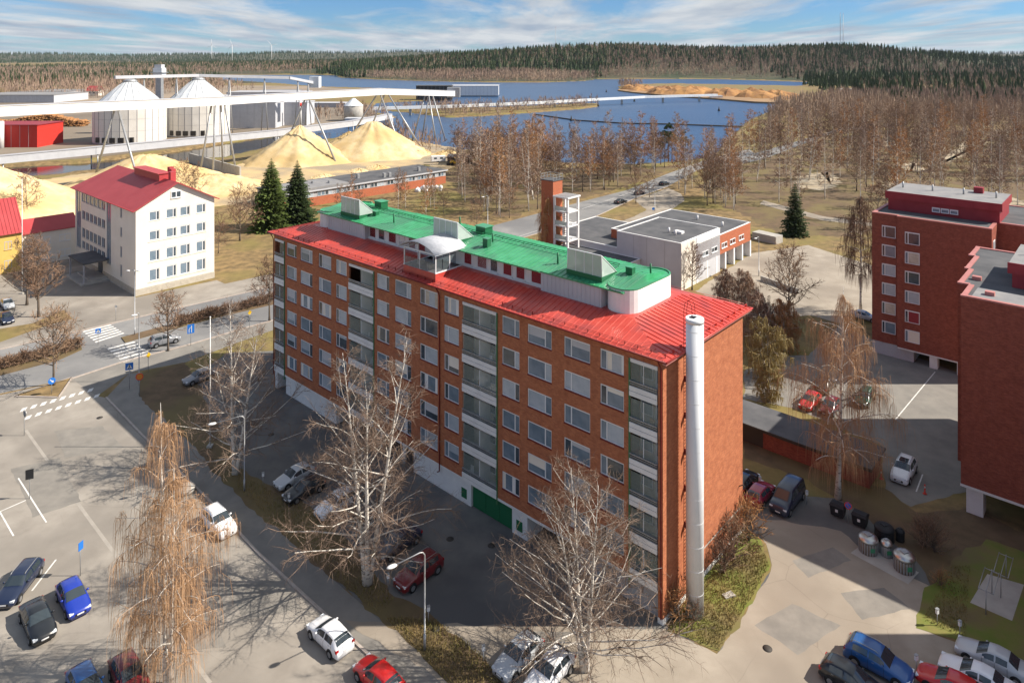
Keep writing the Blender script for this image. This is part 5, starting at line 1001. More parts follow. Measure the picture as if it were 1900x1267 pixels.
def near_trees():
    P = lambda px, py: (*G(px, py), 0)
    plant('birch_tree', bare_tree(11,19.2,'weeping',0.195,1.35,0.0115,2,0.12,'twigp',0.20,q=3.2), P(312,1272), 'large weeping birch with orange brown hanging twigs in the car park')
    plant('birch_tree', bare_tree(23,20.5,'birch',0.30,1.8,0.0105,3,0.14,'twigg',0.26,q=2.6), P(682,1082), 'tall white stemmed birch in the verge before the brick facade')
    plant('birch_tree', bare_tree(33,14.6,'birch',0.46,1.8,0.0095,3,0.10,'twigg',0.2,q=2.6), P(1085,1242), 'spreading birch at the near corner of the apartment block')
    plant('birch_tree', bare_tree(44,17.6,'birch',0.34,1.6,0.012,2,0.10,'twigg',0.24,q=2.6), P(437,880), 'birch in the building shadow beside the white flagpole')
    plant('birch_tree', bare_tree(55,21.5,'weeping',0.23,1.6,0.013,1,0.16,'twigp',0.28,q=2.6), P(1555,925), 'tall weeping birch with pale trunk before the garage row')
    plant('birch_tree', bare_tree(66,21.0,'weeping',0.17,0.8,0.028,1,0.3,'twig',0.25,q=2.6), P(1597,578), 'slim birch at the left corner of the brick tower block')
    plant('bare_tree', bare_tree(77,11.4,'round',0.25,1.0,0.022,1,0.3,'twig',0.18,q=2.4), P(100,716), 'round crowned bare tree on the median beside the traffic island')
    plant('bare_tree', bare_tree(78,9.6,'round',0.25,0.9,0.024,1,0.3,'twig',0.16,q=2.4), P(312,651), 'small bare street tree beside the silver car on the road')
    plant('bare_tree', bare_tree(79,13.5,'round',0.26,1.1,0.026,1,0.22,'twig',0.24,q=2.4), P(72,588), 'broad bare tree in front of the school entrance')
    plant('bare_tree', bare_tree(80,12.5,'round',0.25,1.0,0.026,1,0.22,'twig',0.22,q=2.4), P(50,566), 'bare tree behind the white flagpole by the school')
    plant('bare_tree', bare_tree(81,11.0,'round',0.24,0.9,0.026,1,0.28,'twig',0.18,q=2.4), P(500,596), 'bare roadside tree at the left end of the brick block')
    plant('bare_tree', bare_tree(82,14,'round',0.24,0.8,0.03,1,0.22,'twig',0.22,q=2.4), P(445,447), 'large bare tree in the lawn right of the school')
    plant('bare_tree', bare_tree(83,11.0,'round',0.24,0.8,0.03,1,0.2,'twigr',0.16,q=2.4), P(470,420), 'thin bare tree on the lawn near the two spruces')
    plant('bare_tree', bare_tree(84,13.0,'round',0.26,1.0,0.024,1,0.2,'twig',0.2,q=2.4), P(1463,592), 'bare tree at the edge of the sandy yard')
    plant('bare_tree', bare_tree(85,9.5,'round',0.24,0.8,0.026,1,0.2,'twig',0.15,q=2.4), P(1284,538), 'bare tree against the orange bays of the station')
    plant('birch_tree', bare_tree(86,17.5,'weeping',0.13,1.3,0.03,3,0.1,'twigo',0.2,q=2.6), P(1022,492), 'slender orange twigged birch clump beside the brick tower')
    for k, (px, py, h, lab) in enumerate([(1420,700,8.5,'golden willow shrub spreading behind the brick gable'),(1455,650,8.0,'brown willow thicket at the corner of the yard'),(1405,640,9.0,'dense bare thicket just behind the gable roof line'),(1380,570,7.0,'pale bare thicket before the station bays'),(1345,560,6.0,'tangled bare bushes at the station forecourt'),(1430,745,5.5,'low yellow willow bush above the garage roof')]):
        plant('willow_shrub', bare_tree(90+k,h,'weeping',0.34,1.3,0.024,4,0.06,'twigy' if k in (0,5) else ('twigo' if k == 1 else 'twigr'),0.10,q=1.8), P(px,py), lab, k, 1, None, 'shrub')
    sp1 = spruce(1,18.5,6.0,'pine',2.0); sp2 = spruce(2,17.5,5.0,'needles',1.9)
    plant('spruce_tree', sp1, (-62.5,182,0), 'broad sunlit spruce left of the pair behind the block'); plant('spruce_tree', sp2, (-57.0,186,0), 'darker spruce right of the pair behind the block')
    plant('spruce_tree', spruce(3,13.5,3.4,'needles',1.3), P(1475,437), 'lone dark spruce at the edge of the leafless wood')
    pn = [pine_tree(s, 17) for s in (5,6)]
    for k, (px, py) in enumerate([(1226,306),(1240,302),(1247,303),(1268,300),(915,345)]): plant('pine_tree', pn[k%2], P(px,py), ['leftmost green pine on the lake shore','second green pine on the lake shore','third green pine on the lake shore','rightmost green pine on the lake shore beside the road','small green conifer among the birches by the mill yard'][k], k, [0.8,1.0,.95,.8,.8][k])
    # gable side shrubs, bushes
    bush = [bare_tree(120+k,2.6,'round',0.5,1.1,0.016,5,0.02,'twig' if k else 'twigo',0.05) for k in range(3)]
    for k, (px, py, s, lab) in enumerate([(1390,1000,1.3,'tall dry bush at the far corner of the gable'),(1362,1040,1.25,'brown bush growing along the brick gable'),(1340,1062,1.0,'low bush between gable and green patch'),(1250,1152,0.9,'thorny bush at the foot of the block corner'),(1285,1150,0.6,'small bush at the foot of the white flue'),(1735,1022,1.0,'dark bare bush right of the steel waste bins'),(1745,1085,0.45,'cut bush stump in the lawn'),(1715,1012,0.9,'bare bush behind the steel waste bins'),(1215,1110,1.4,'tangled bush below the corner balconies'),(1165,1085,1.2,'bush under the lowest balcony windows')]):
        plant('dry_bush', bush[k%3], P(px,py), lab, k*1.3, s, None, 'bush')
    hd = [bare_tree(140+k,1.1,'round',0.6,1.2,0.022,4,0.02,'twig',0.03) for k in range(2)]
    rg = random.Random(2)
    for (a, b, n) in (((-20,692),(146,647),20),((330,606),(505,561),20)):
        for k in range(n):
            t = (k+.5)/n; plant('hedge_bush', hd[k%2], (*G(a[0]+(b[0]-a[0])*t, a[1]+(b[1]-a[1])*t), 0.1), 'low leafless bush of the hedge on the left median' if a[0] < 0 else 'low leafless bush of the hedge on the right median', rg.uniform(0,6), rg.uniform(.9,1.3), 'median hedge bushes', 'bush')
near_trees()
def inpoly(rg, poly, n):
    xs = [p[0] for p in poly]; ys = [p[1] for p in poly]; out = []; P = np.array(poly)
    while len(out) < n:
        c = np.array([[rg.uniform(min(xs),max(xs)), rg.uniform(min(ys),max(ys))] for _ in range(400)]); s = poly_sd(c, P)
        out += [tuple(p) for p in c[s > 0]]
    return out[:n]
def woods():
    rg = random.Random(4)
    var = []
    for k in range(4): var.append(('birch_tree', bare_tree(200+k,20,'upright',0.23,1.1,0.04,1,0.2,'twigr' if k % 2 else 'twigo',0.15)))
    for k in range(3): var.append(('birch_tree', bare_tree(210+k,19,'birch',0.20,1.0,0.04,1+k%2,0.2,'twig' if k else 'twigr',0.15)))
    for k in range(3): var.append(('bare_tree', bare_tree(220+k,16,'round',0.23,1.1,0.04,1,0.2,'twig',0.17)))
    roadP = [G(*p) for p in UP+LOW[::-1]]; brick = [(-70,200),(-10,245),(-35,275),(-95,230)]
    def ok(p):
        q = np.array([p]); return poly_sd(q, roadP)[0] < -3 and poly_sd(q, LAKE)[0] < -3 and poly_sd(q, brick)[0] < -2 and poly_sd(q, [(5,125),(40,130),(62,160),(30,190),(0,150)])[0] < 0 
    regs = [([(830,318),(880,292),(960,300),(1060,308),(1140,312),(1215,308),(1290,300),(1235,320),(1160,350),(1085,370),(1000,395),(930,410),(860,385)], 120, 'bare birch in the lakeside wood left of the road'),
            ([(1330,312),(1420,290),(1500,262),(1640,240),(1900,240),(1980,330),(1980,420),(1760,400),(1640,420),(1600,440),(1520,432),(1440,428),(1400,405),(1330,380),(1290,345)], 180, 'bare tree in the leafless wood right of the road'),
            ([(600,395),(760,352),(860,340),(900,400),(840,430),(700,400)], 14, 'thin bare tree on the dry meadow behind the green roof'),
            ([(1250,350),(1330,330),(1400,400),(1300,388)], 16, 'bare tree between the road and the station')]
    k = 0
    for poly, n, lab in regs:
        pts = [p for p in inpoly(rg, [G(*q) for q in poly], int(n*1.25)) if ok(p)][:n]
        for p in pts:
            nm, me = var[rg.randrange(len(var))]; plant(nm, me, (*p,0), lab, rg.uniform(0,6.28), rg.uniform(.75,1.2)*(0.5 if 'meadow' in lab else 1), lab.replace('bare','bare',1)+' group'); k += 1
    # street trees along the road near the station
    for px, py, s in ((1180,378,.75),(1205,366,.6),(945,405,.6),(885,425,.55),(405,470,.6),(362,380,.8),(340,365,.8),(1130,345,.9),(180,418,.8),(50,410,.9)): nm, me = var[7+int(px)%3]; plant(nm, me, (*G(px,py),0), {1180:'street tree beside the nearest car on the lake road',1205:'small street tree beyond the nearest lake road car',945:'bare tree on the meadow edge by the road lamp',885:'bare tree at the road behind the green roof',405:'bare tree at the right corner of the school',362:'bare tree before the flat sawdust spread',340:'bare tree left of the flat sawdust spread',1130:'bare tree by the road at the birch wood edge',180:'bare tree behind the school roof',50:'bare tree behind the red link roof'}[px], px, s, 'roadside bare trees')
    # farther wood as one mass: light tree bodies made of thin blades
    V_, F_ = {'bare':[], 'con':[]}, {'bare':[], 'con':[]}
    lite = []
    for k in range(4):
        tm_, cm_ = bare_tree(300+k,18,'upright' if k % 2 else 'birch',0.22,0.42,0.055,1,0.2,'twigr',0.16); t3 = []
        for me_ in (tm_, cm_):
            me_.calc_loop_triangles(); co = np.array([v.co for v in me_.vertices]); tri = np.array([t.vertices for t in me_.loop_triangles]); t3.append(co[tri])
        n0 = len(t3[1]); t3[1] = t3[1]; lite.append(np.concatenate(t3).reshape(-1,3)); bpy.data.meshes.remove(tm_); bpy.data.meshes.remove(cm_)
    def wood_copies(poly, n):
        for p in inpoly(rg, poly, n):
            if not ok(p): continue
            a = rg.uniform(0,6.28); sc_ = rg.uniform(.65,1.1); b = lite[rg.randrange(4)]*sc_; c_, s_ = math.cos(a), math.sin(a)
            V_['bare'].append(np.stack([b[:,0]*c_-b[:,1]*s_+p[0], b[:,0]*s_+b[:,1]*c_+p[1], b[:,2]],1))
    print('lite tris', [len(l)//3 for l in lite])
    nr = np.random.RandomState(9)
    def mass(kind, P, hmin, hmax):
        P = np.asarray(P); n = len(P)
        if n == 0: return
        z0 = terrain(P); h = nr.uniform(hmin,hmax,n)
        keep = z0 > -0.5; P = P[keep]; z0 = z0[keep]; h = h[keep]; n = len(P)
        if kind == 'bare':
            K = 22 if hmax < 19.5 else 15
            a = nr.uniform(0,6.28,(n,K)); u = nr.uniform(0.16,0.98,(n,K)); r = h[:,None]*0.20*np.sqrt(nr.rand(n,K))*np.sin(np.pi*np.clip(u*0.9+0.08,0,1))
            x = P[:,0,None]+r*np.cos(a); y = P[:,1,None]+r*np.sin(a); zz = z0[:,None]+h[:,None]*u*0.8; L_ = h[:,None]*nr.uniform(.14,.34,(n,K)); w = h[:,None]*nr.uniform(.009,.026,(n,K)); b = nr.uniform(0,3.14,(n,K))
            x[:,0] = P[:,0]; y[:,0] = P[:,1]; zz[:,0] = z0; L_[:,0] = h*0.9; w[:,0] = h*0.012; r[:,0] = 0
            tx = x+r*np.cos(a)*0.35; ty = y+r*np.sin(a)*0.35
            v = np.stack([np.stack([x-w*np.cos(b),y-w*np.sin(b),zz],-1),np.stack([x+w*np.cos(b),y+w*np.sin(b),zz],-1),np.stack([tx,ty,zz+L_],-1)],2).reshape(-1,3)
        else:
            K = 12; nseg = 6; v = []
            for tier in range(3):
                zb = z0+h*(0.06+0.27*tier); zt = z0+h*(0.55+0.225*tier); rr_ = h*(0.155-0.042*tier)
                for k in range(nseg):
                    a0 = 6.283*k/nseg+tier; a1 = a0+6.283/nseg*1.05; j0 = nr.uniform(.7,1.25,n); j1 = nr.uniform(.7,1.25,n); dz = nr.uniform(-.06,.06,n)*h
                    v.append(np.stack([np.stack([P[:,0]+rr_*j0*math.cos(a0),P[:,1]+rr_*j0*math.sin(a0),zb+dz],-1),np.stack([P[:,0]+rr_*j1*math.cos(a1),P[:,1]+rr_*j1*math.sin(a1),zb-dz],-1),np.stack([P[:,0],P[:,1],zt],-1)],1))
            v = np.stack(v,1).reshape(-1,3)
        V_[kind].append(v)
    def reg(kind, poly, n, a, b): mass(kind, inpoly(rg, poly, n), a, b)
    gp = lambda L_: [G(*p) for p in L_]
    wood_copies(gp([(1380,268),(1420,228),(1470,210),(1990,215),(1990,340),(1700,330),(1500,300)]), 260)
    reg('bare', gp([(1410,226),(1480,203),(1560,190),(1990,186),(1990,240),(1640,226),(1500,232)]), 1500, 12, 19)
    reg('con', gp([(1580,195),(1990,180),(1990,215),(1700,222)]), 260, 12, 19)
    reg('con', [(330,640),(560,640),(820,900),(1900,1300),(1900,2700),(1000,2600),(560,1500)], 5600, 15, 23); reg('bare', [(300,640),(560,640),(900,900),(1900,1100),(1900,1800),(900,1500),(500,1000)], 1900, 12, 19)
    # wooded hill across the lake
    reg('con', [(-420,1430),(0,1500),(170,1420),(300,1650),(900,1500),(1000,2400),(500,2700),(-300,2700),(-500,1800)], 6500, 17, 25); reg('bare', [(-440,1290),(-200,1260),(60,1230),(170,1290),(190,1420),(0,1500),(-420,1500)], 2300, 14, 20)
    reg('bare', [(170,1450),(560,1450),(950,1150),(900,1700),(300,1900)], 2400, 14, 20); reg('bare', [(-400,1600),(500,1600),(800,2200),(-300,2300)], 2200, 14, 21)
    reg('bare', gp([(1115,145.5),(1330,145.5),(1500,151),(1600,146),(1480,131),(1200,131),(1110,136)]), 2600, 14, 20); reg('con', gp([(1115,143),(1330,143),(1500,148),(1600,143),(1480,128),(1200,128),(1110,134)]), 1500, 15, 22)
    # left horizon forest
    reg('bare', [(-720,690),(-420,760),(-330,900),(-560,1250),(-1200,1600),(-1500,1200)], 4200, 13, 20); reg('con', [(-760,900),(-420,1000),(-560,1350),(-1500,1800),(-1500,1300)], 900, 14, 22)
    reg('bare', [(-780,1720),(-420,1740),(-560,2600),(-2400,2600),(-2000,1800),(-1200,1650)], 5200, 14, 22); reg('con', [(-900,1900),(-400,1900),(-300,2900),(-2800,3000),(-2200,2100)], 4200, 15, 24)
    reg('con', [(-2800,2900),(2800,2700),(4200,5200),(-4600,5600)], 9000, 16, 26); reg('con', [(-5600,5600),(5600,5600),(6500,8200),(-6800,8600)], 9000, 22, 36); reg('bare', [(-2600,2700),(1500,2700),(2200,4200),(-3200,4200)], 4200, 16, 24)
    # scrub on the causeway, islets and banks
    reg('bare', CAUSE, 420, 5, 11); reg('bare', gp([(862,186),(930,182),(992,186),(985,190),(870,192)]), 120, 7, 12); reg('bare', gp([(1140,162),(1160,158),(1195,162),(1180,168),(1150,168)]), 90, 8, 16)
    reg('bare', gp([(700,245),(760,255),(830,275),(800,290),(770,285),(700,262)]), 45, 6, 13); reg('bare', gp([(580,215),(700,210),(760,230),(700,225),(600,228)]), 70, 6, 13)
    for kind, m, lab in (('bare','twigr','leafless brown woods around the lake'),('con','needles','dark conifer forest on the far shores and hills')):
        v = np.concatenate(V_[kind]); n = len(v)//3; me = bpy.data.meshes.new('forest'); me.vertices.add(len(v)); me.vertices.foreach_set('co', v.astype(np.float32).ravel()); me.loops.add(n*3); me.loops.foreach_set('vertex_index', np.arange(n*3, dtype=np.int32)); me.polygons.add(n); me.polygons.foreach_set('loop_start', np.arange(0,n*3,3,dtype=np.int32)); me.update(calc_edges=True); me.validate()
        me.materials.append(mat('far birch wood', (0.33,0.225,0.17), 0.95, (0.24,0.175,0.135), 0.02, detail=4, lo=0.4, hi=0.6, c3=(0.37,0.27,0.195), s3=0.006) if kind == 'bare' else mat('far conifers', (0.028,0.05,0.02), 0.95, (0.05,0.075,0.028), 0.02, detail=4)); tag(link_obj('birch_wood' if kind == 'bare' else 'conifer_forest', me), lab, kind='stuff')
woods()
# ------------------------------------------------------------------ cars
KINDS = {  # length, half width, keys: (x, shoulder z, top z, upper half width factor, half width factor)
 'hatch': (4.25,0.89,1.47,[(0,.50,.55,.70,.74),(.12,.62,.68,.76,.88),(.55,.74,.82,.80,.97),(1.18,.86,.96,.82,1),(1.95,.91,1.40,.70,1),(2.5,.93,1.47,.69,1),(3.35,.96,1.43,.67,1),(3.75,.97,1.30,.68,.98),(4.1,.94,1.00,.76,.93),(4.25,.62,.66,.74,.84)],(1.18,1.95),(3.55,4.08)),
 'suv':   (4.45,0.93,1.64,[(0,.58,.64,.72,.78),(.12,.72,.80,.78,.90),(.6,.88,.96,.82,.98),(1.25,.98,1.08,.83,1),(1.95,1.03,1.55,.72,1),(2.5,1.05,1.64,.71,1),(3.6,1.08,1.61,.70,1),(4.0,1.08,1.50,.70,.98),(4.32,1.04,1.10,.78,.94),(4.45,.72,.76,.76,.86)],(1.25,1.95),(3.85,4.30)),
 'sedan': (4.65,0.90,1.45,[(0,.48,.54,.70,.74),(.14,.62,.68,.76,.88),(.65,.74,.82,.80,.97),(1.35,.86,.94,.82,1),(2.1,.91,1.37,.68,1),(2.65,.93,1.45,.67,1),(3.3,.94,1.40,.66,1),(3.95,.96,1.03,.76,.98),(4.5,.92,.98,.78,.93),(4.65,.60,.64,.74,.84)],(1.35,2.1),(3.35,3.95)),
 'wagon': (4.7,0.91,1.48,[(0,.50,.55,.70,.74),(.14,.63,.69,.76,.88),(.65,.76,.83,.80,.97),(1.35,.87,.96,.82,1),(2.1,.92,1.39,.69,1),(2.7,.94,1.48,.68,1),(4.0,.97,1.45,.66,1),(4.3,.98,1.32,.68,.98),(4.6,.95,1.00,.76,.93),(4.7,.62,.66,.74,.84)],(1.35,2.1),(4.08,4.56)),
 'van':   (5.1,0.97,1.95,[(0,.60,.66,.74,.80),(.12,.80,.88,.80,.90),(.45,.98,1.06,.84,.98),(.95,1.08,1.16,.85,1),(1.75,1.12,1.82,.80,1),(2.3,1.13,1.95,.80,1),(4.6,1.15,1.93,.79,1),(4.92,1.15,1.80,.80,.99),(5.05,1.1,1.25,.86,.97),(5.1,.72,.80,.84,.92)],(.95,1.75),(4.88,5.06)),
}
CARM = {}
def car_mesh(kind):
    if kind in CARM: return CARM[kind]
    L_, W_, H_, keys, ws, rw = KINDS[kind]; xs = []
    for a, b in zip(keys, keys[1:]):
        for i in range(3): xs.append(a[0]+(b[0]-a[0])*i/3)
    xs.append(keys[-1][0])
    def at(x):
        for a, b in zip(keys, keys[1:]):
            if x <= b[0]+1e-6: t = (x-a[0])/(b[0]-a[0]); return [a[i]+(b[i]-a[i])*t for i in range(5)]
        return list(keys[-1])
    def sec(x):
        _, zs, zt, wu, wf = at(x); w = W_*wf; u = W_*wu*min(1,wf+0.04)
        return [(w*0.88,0.20),(w*0.985,0.32),(w*1.0,zs*0.62),(w*0.985,zs-0.10),(w*0.95,zs),(u,zt-0.05),(u*0.86,zt-0.005),(u*0.45,zt+0.012),(0,zt+0.018)]
    def P(x, v, side, off=0.0):
        s = sec(x); i = min(int(v), len(s)-2); f = v-i; y = s[i][0]+(s[i+1][0]-s[i][0])*f; z = s[i][1]+(s[i+1][1]-s[i][1])*f
        return Vector((L_/2-x, side*y, z))
    body = MB(); nv = 9; rows = []
    for x in xs: s = sec(x); rows.append([(L_/2-x, y, z) for y, z in s]+[(L_/2-x, -y, z) for y, z in s[-2::-1]])
    m = len(rows[0]); v = [p for r in rows for p in r]; f = []
    for i in range(len(rows)-1):
        for k in range(m-1): f.append((i*m+k,i*m+k+1,(i+1)*m+k+1,(i+1)*m+k))
        f.append((i*m+m-1,i*m,(i+1)*m,(i+1)*m+m-1))
    f.append(tuple(range(m-1,-1,-1))); f.append(tuple((len(rows)-1)*m+k for k in range(m))); body.add(v, f, True)
    def patch(x0, x1, v0, v1, side, n=4, k=3, off=0.012, lean=0.0):
        mb = MB(); g = []
        for i in range(n+1):
            for j in range(k+1):
                vv = v0+(v1-v0)*j/k; x = x0+(x1-x0)*i/n + lean*(j/k)*(1 if i == n else (-1 if i == 0 else 0)); e = 1e-3
                p = P(x, vv, side); du = P(x+e, vv, side)-P(x-e, vv, side); dv = P(x, min(vv+.02,7.98), side)-P(x, vv-.02, side); nn = du.cross(dv)*(-side)
                if nn.length > 0: nn.normalize()
                if nn.z < 0 and vv > 4.5: nn = -nn
                if nn.y*side < 0 and vv <= 4.5: nn = -nn
                g.append(tuple(p+nn*off))
        fs = [(i*(k+1)+j,(i+1)*(k+1)+j,(i+1)*(k+1)+j+1,i*(k+1)+j+1) for i in range(n) for j in range(k)]
        return mb.add(g, fs, True)
    out = {'body':[(body.mesh('body', None), 'body')]}; parts = []
    def both(mbL, mbR): q = MB(); q.add(mbL.v, mbL.f, True); q.add(mbR.v, mbR.f, True); return q
    parts.append(('windscreen', both(patch(ws[0]+.05, ws[1]-.03, 5.1, 7.999, 1), patch(ws[0]+.05, ws[1]-.03, 5.1, 7.999, -1)).mesh('windscreen', M['carglass'])))
    parts.append(('rear_window', both(patch(rw[0], rw[1]-.05, 5.25, 7.999, 1), patch(rw[0], rw[1]-.05, 5.25, 7.999, -1)).mesh('rear_window', M['carglass'])))
    xa, xb = ws[0]+0.42, rw[0]+0.05; xm = xa+(xb-xa)*0.47
    for s in (-1, 1):
        parts.append(('side_window', patch(xa, xm-.05, 4.12, 4.88, s, 3, 2, lean=0.0).mesh('side_window', M['carglass']))); parts.append(('side_window', patch(xm+.05, xb-.12, 4.12, 4.88, s, 3, 2).mesh('side_window', M['carglass'])))
        for xd in (xa-.02, xm, xb-.1): parts.append(('door_seam', patch(xd-.011, xd+.011, 1.1, 4.0, s, 1, 5, off=.006).mesh('door_seam', M['black'])))
        parts.append(('sill_trim', patch(1.25, L_-1.3, .55, 1.12, s, 5, 2, off=.008).mesh('sill_trim', M['black'])))
        for xd in (xa+.62, xm+.62): parts.append(('door_handle', patch(xd, xd+.16, 3.05, 3.3, s, 2, 1, off=.02).mesh('door_handle', M['galv'])))
        hx = MB(); zs = keys[1][1]; y0 = W_*0.52*s; y1 = W_*0.86*s
        hx.box(L_/2-0.30, L_/2-0.05, min(y0,y1), max(y0,y1), zs-0.09, zs+0.04); parts.append(('headlight', hx.mesh('headlight', M['headlight'])))
        zt_ = keys[-2][1]; tx = MB().box(-L_/2+0.06, -L_/2+0.28, min(W_*.66*s,W_*.93*s), max(W_*.66*s,W_*.93*s), zt_-0.24, zt_-0.04); parts.append(('tail_light', tx.mesh('tail_light', M['taillight'])))
        mm = P(ws[0]+0.5, 4.1, s); parts.append(('mirror', MB().lathe([(0.04,-.07),(0.11,-.04),(0.11,.05),(0.04,.08)], (mm.x, mm.y+0.10*s, mm.z+0.07), 8, sx=0.7).mesh('mirror', None)))
    parts.append(('grille', MB().box(L_/2-0.13, L_/2+0.005, -W_*.45, W_*.45, 0.34, 0.52).mesh('grille', M['black']))); parts.append(('number_plate', MB().box(L_/2-0.02, L_/2+0.02, -0.24, 0.24, 0.40, 0.50).mesh('number_plate', M['plate'])))
    parts.append(('number_plate', MB().box(-L_/2-0.02, -L_/2+0.05, -0.24, 0.24, 0.60, 0.70).mesh('number_plate', M['plate'])))
    wr = 0.315 if kind in ('hatch','sedan','wagon') else 0.35
    tyre = MB().lathe([(wr*.6,-.10),(wr*.97,-.10),(wr,-.06),(wr,.06),(wr*.97,.10),(wr*.6,.10)], n=20); tyre.v = [(x, z, y) for x, y, z in tyre.v]; tm = tyre.mesh('tyre', M['tyre'])
    rimm = MB().lathe([(wr*.64,-.104),(wr*.64,.104),(wr*.15,.112)], n=10, smooth=False); rimm.v = [(x, z, y) for x, y, z in rimm.v]; rmsh = rimm.mesh('rim', M['rim'])
    arch = MB().lathe([(wr*1.16,-.03),(wr*1.16,.02)], n=20); arch.v = [(x, z, y) for x, y, z in arch.v]; am = arch.mesh('wheel_arch', M['black'])
    wheels = [(L_/2-0.82, s*W_*0.91, wr) for s in (-1,1)]+[(-L_/2+0.85, s*W_*0.93, wr) for s in (-1,1)]
    if kind in ('suv','wagon'):
        for s in (-1, 1): parts.append(('roof_rail', MB().tube([(L_/2-2.1,s*W_*.62,H_-.03),(L_/2-2.3,s*W_*.62,H_+.04),(-L_/2+0.75,s*W_*.60,H_+.02),(-L_/2+.6,s*W_*.6,H_-.06)], 0.022, 5).mesh('roof_rail', M['galv'])))
    CARM[kind] = (out['body'][0][0], parts, tm, rmsh, am, wheels, wr); return CARM[kind]
def car(px, py, head, kind, colour, label, dz=0.7, group='parked cars', roof=None):
    bm_, parts, tm, rmsh, am, wheels, wr = car_mesh(kind)
    x, y = G(px, py, dz); o = empty('parked_car' if kind != 'van' else 'parked_van', (x, y, 0.02), math.atan2(head[1], head[0]), label, 'car' if kind != 'van' else 'van', group)
    pm = paint_mat('paint %s' % (tuple(round(c,3) for c in colour),), colour)
    def add(name, me, parent, loc=(0,0,0), m=None):
        q = link_obj(name, me, parent, loc)
        if m:
            if not q.material_slots: me.materials.append(None)
            q.material_slots[0].link = 'OBJECT'; q.material_slots[0].material = m
        return q
    b = add('body', bm_, o, m=pm)
    for nm, me in parts:
        q = add(nm, me, o, m=pm if nm == 'mirror' else None)
    for w in wheels:
        q = link_obj('wheel', tm, o, w); link_obj('rim', rmsh, q); a = link_obj('wheel_arch', am, o, (w[0], math.copysign(abs(w[1])+0.062, w[1])*1.0, w[2]+0.03))
    if roof: MB().box(-0.55,0.35,-0.42,0.42,KINDS[kind][2]+0.015,KINDS[kind][2]+0.03).build('sunroof', M['carglass'], o)
    return o
mesh_mirror_fix = None
WHITE=(0.80,0.81,0.83); SILVER=(0.46,0.48,0.50); BLACK=(0.012,0.014,0.017); NAVY=(0.012,0.02,0.05); BLUE=(0.01,0.035,0.33); RED=(0.55,0.015,0.015); DRED=(0.16,0.01,0.014); AZUR=(0.02,0.10,0.30); GREEN=(0.01,0.07,0.045); PINK=(0.30,0.02,0.05); GREY=(0.20,0.21,0.23)
nu, nv_ = (0.743,-0.669), (-0.669,-0.743); pu, pv = (-0.743,0.669), (0.669,0.743); rd = (0.76,0.65)
CARS = [(405,966,nu,'suv',WHITE,'white compact car parked at the kerb in sun beside the weeping birch'),(612,1174,pu,'hatch',WHITE,'white hatchback at the kerb seen from behind'),(702,1252,pu,'hatch',RED,'bright red hatchback cut by the bottom edge'),
 (777,1057,nv_,'suv',DRED,'dark red crossover in the building shadow by the street lamp'),(547,881,nv_,'hatch',SILVER,'silver hatchback in the shaded parking row'),(564,905,nv_,'hatch',BLACK,'black hatchback beside the silver one in the shade'),(626,932,nv_,'suv',WHITE,'white crossover behind the tall birch'),
 (738,1003,nv_,'sedan',NAVY,'dark car half hidden by the tall birch'),(370,697,nv_,'hatch',GREY,'grey car parked under bare trees near the flagpole'),(305,630,rd,'suv',GREY,'grey crossover driving on the main road'),
 (36,1078,(0.12,-1),'wagon',NAVY,'dark blue estate car at the left edge of the car park'),(70,1147,(0.72,-0.7),'sedan',BLACK,'black saloon in the left car park'),(136,1105,(0.72,-0.7),'hatch',BLUE,'vivid blue hatchback in the left car park'),
 (240,1250,(0.72,-0.7),'hatch',DRED,'dark red car behind the weeping birch at the bottom'),(160,1272,(0.72,-0.7),'hatch',AZUR,'blue car cut by the bottom left edge'),
 (962,1212,nv_,'hatch',SILVER,'silver car at the bottom next to the spreading birch'),(1020,1242,nv_,'hatch',WHITE,'white car below the spreading birch at the bottom edge'),
 (1630,1224,nu,'suv',AZUR,'blue crossover in the shade at the bottom right'),(1582,1258,nu,'hatch',BLACK,'black car cut by the bottom right edge'),(1842,1219,pu,'sedan',SILVER,'silver saloon at the bottom right corner'),(1812,1252,pu,'sedan',WHITE,'white saloon at the bottom right corner'),
 (1677,870,nv_,'suv',WHITE,'white crossover with dark sunroof in the shaded back yard'),(1461,922,nv_,'van',NAVY,'dark blue van parked behind the gable'),(1411,912,pv,'hatch',PINK,'small crimson car seen from behind next to the blue van'),(1382,890,pv,'hatch',BLACK,'black car partly hidden by the gable wall'),
 (1503,742,nv_,'hatch',RED,'red car beyond the garage roof'),(1540,752,nv_,'hatch',DRED,'dark red car behind the birch twigs'),(1532,712,pv,'sedan',BLACK,'black car farthest in the back yard row'),(1604,735,nv_,'wagon',GREEN,'dark green estate car in the back yard'),(1603,585,(0.75,-0.66),'sedan',SILVER,'silver car at the corner of the tower block'),
 (1152,373,rd,'sedan',BLACK,'nearest dark car on the road toward the lake'),(1187,357,rd,'hatch',NAVY,'second dark car on the road toward the lake'),(1233,340,rd,'wagon',BLACK,'third dark car on the road toward the lake'),(1313,306,rd,'hatch',BLACK,'farthest dark car on the lake road'),
 (12,589,(0.7,-0.7),'hatch',NAVY,'dark car parked by the school lawn at the left edge'),(14,563,(0.7,-0.7),'hatch',SILVER,'silver car parked by the school at the left edge'),(1765,1268,pu,'hatch',RED,'red car barely showing at the bottom right edge')]
for px, py, hd, kd, c, lab in CARS: car(px, py, hd, kd, c, lab, group='cars on the road' if 'road' in lab else 'parked cars', roof='sunroof' in lab)
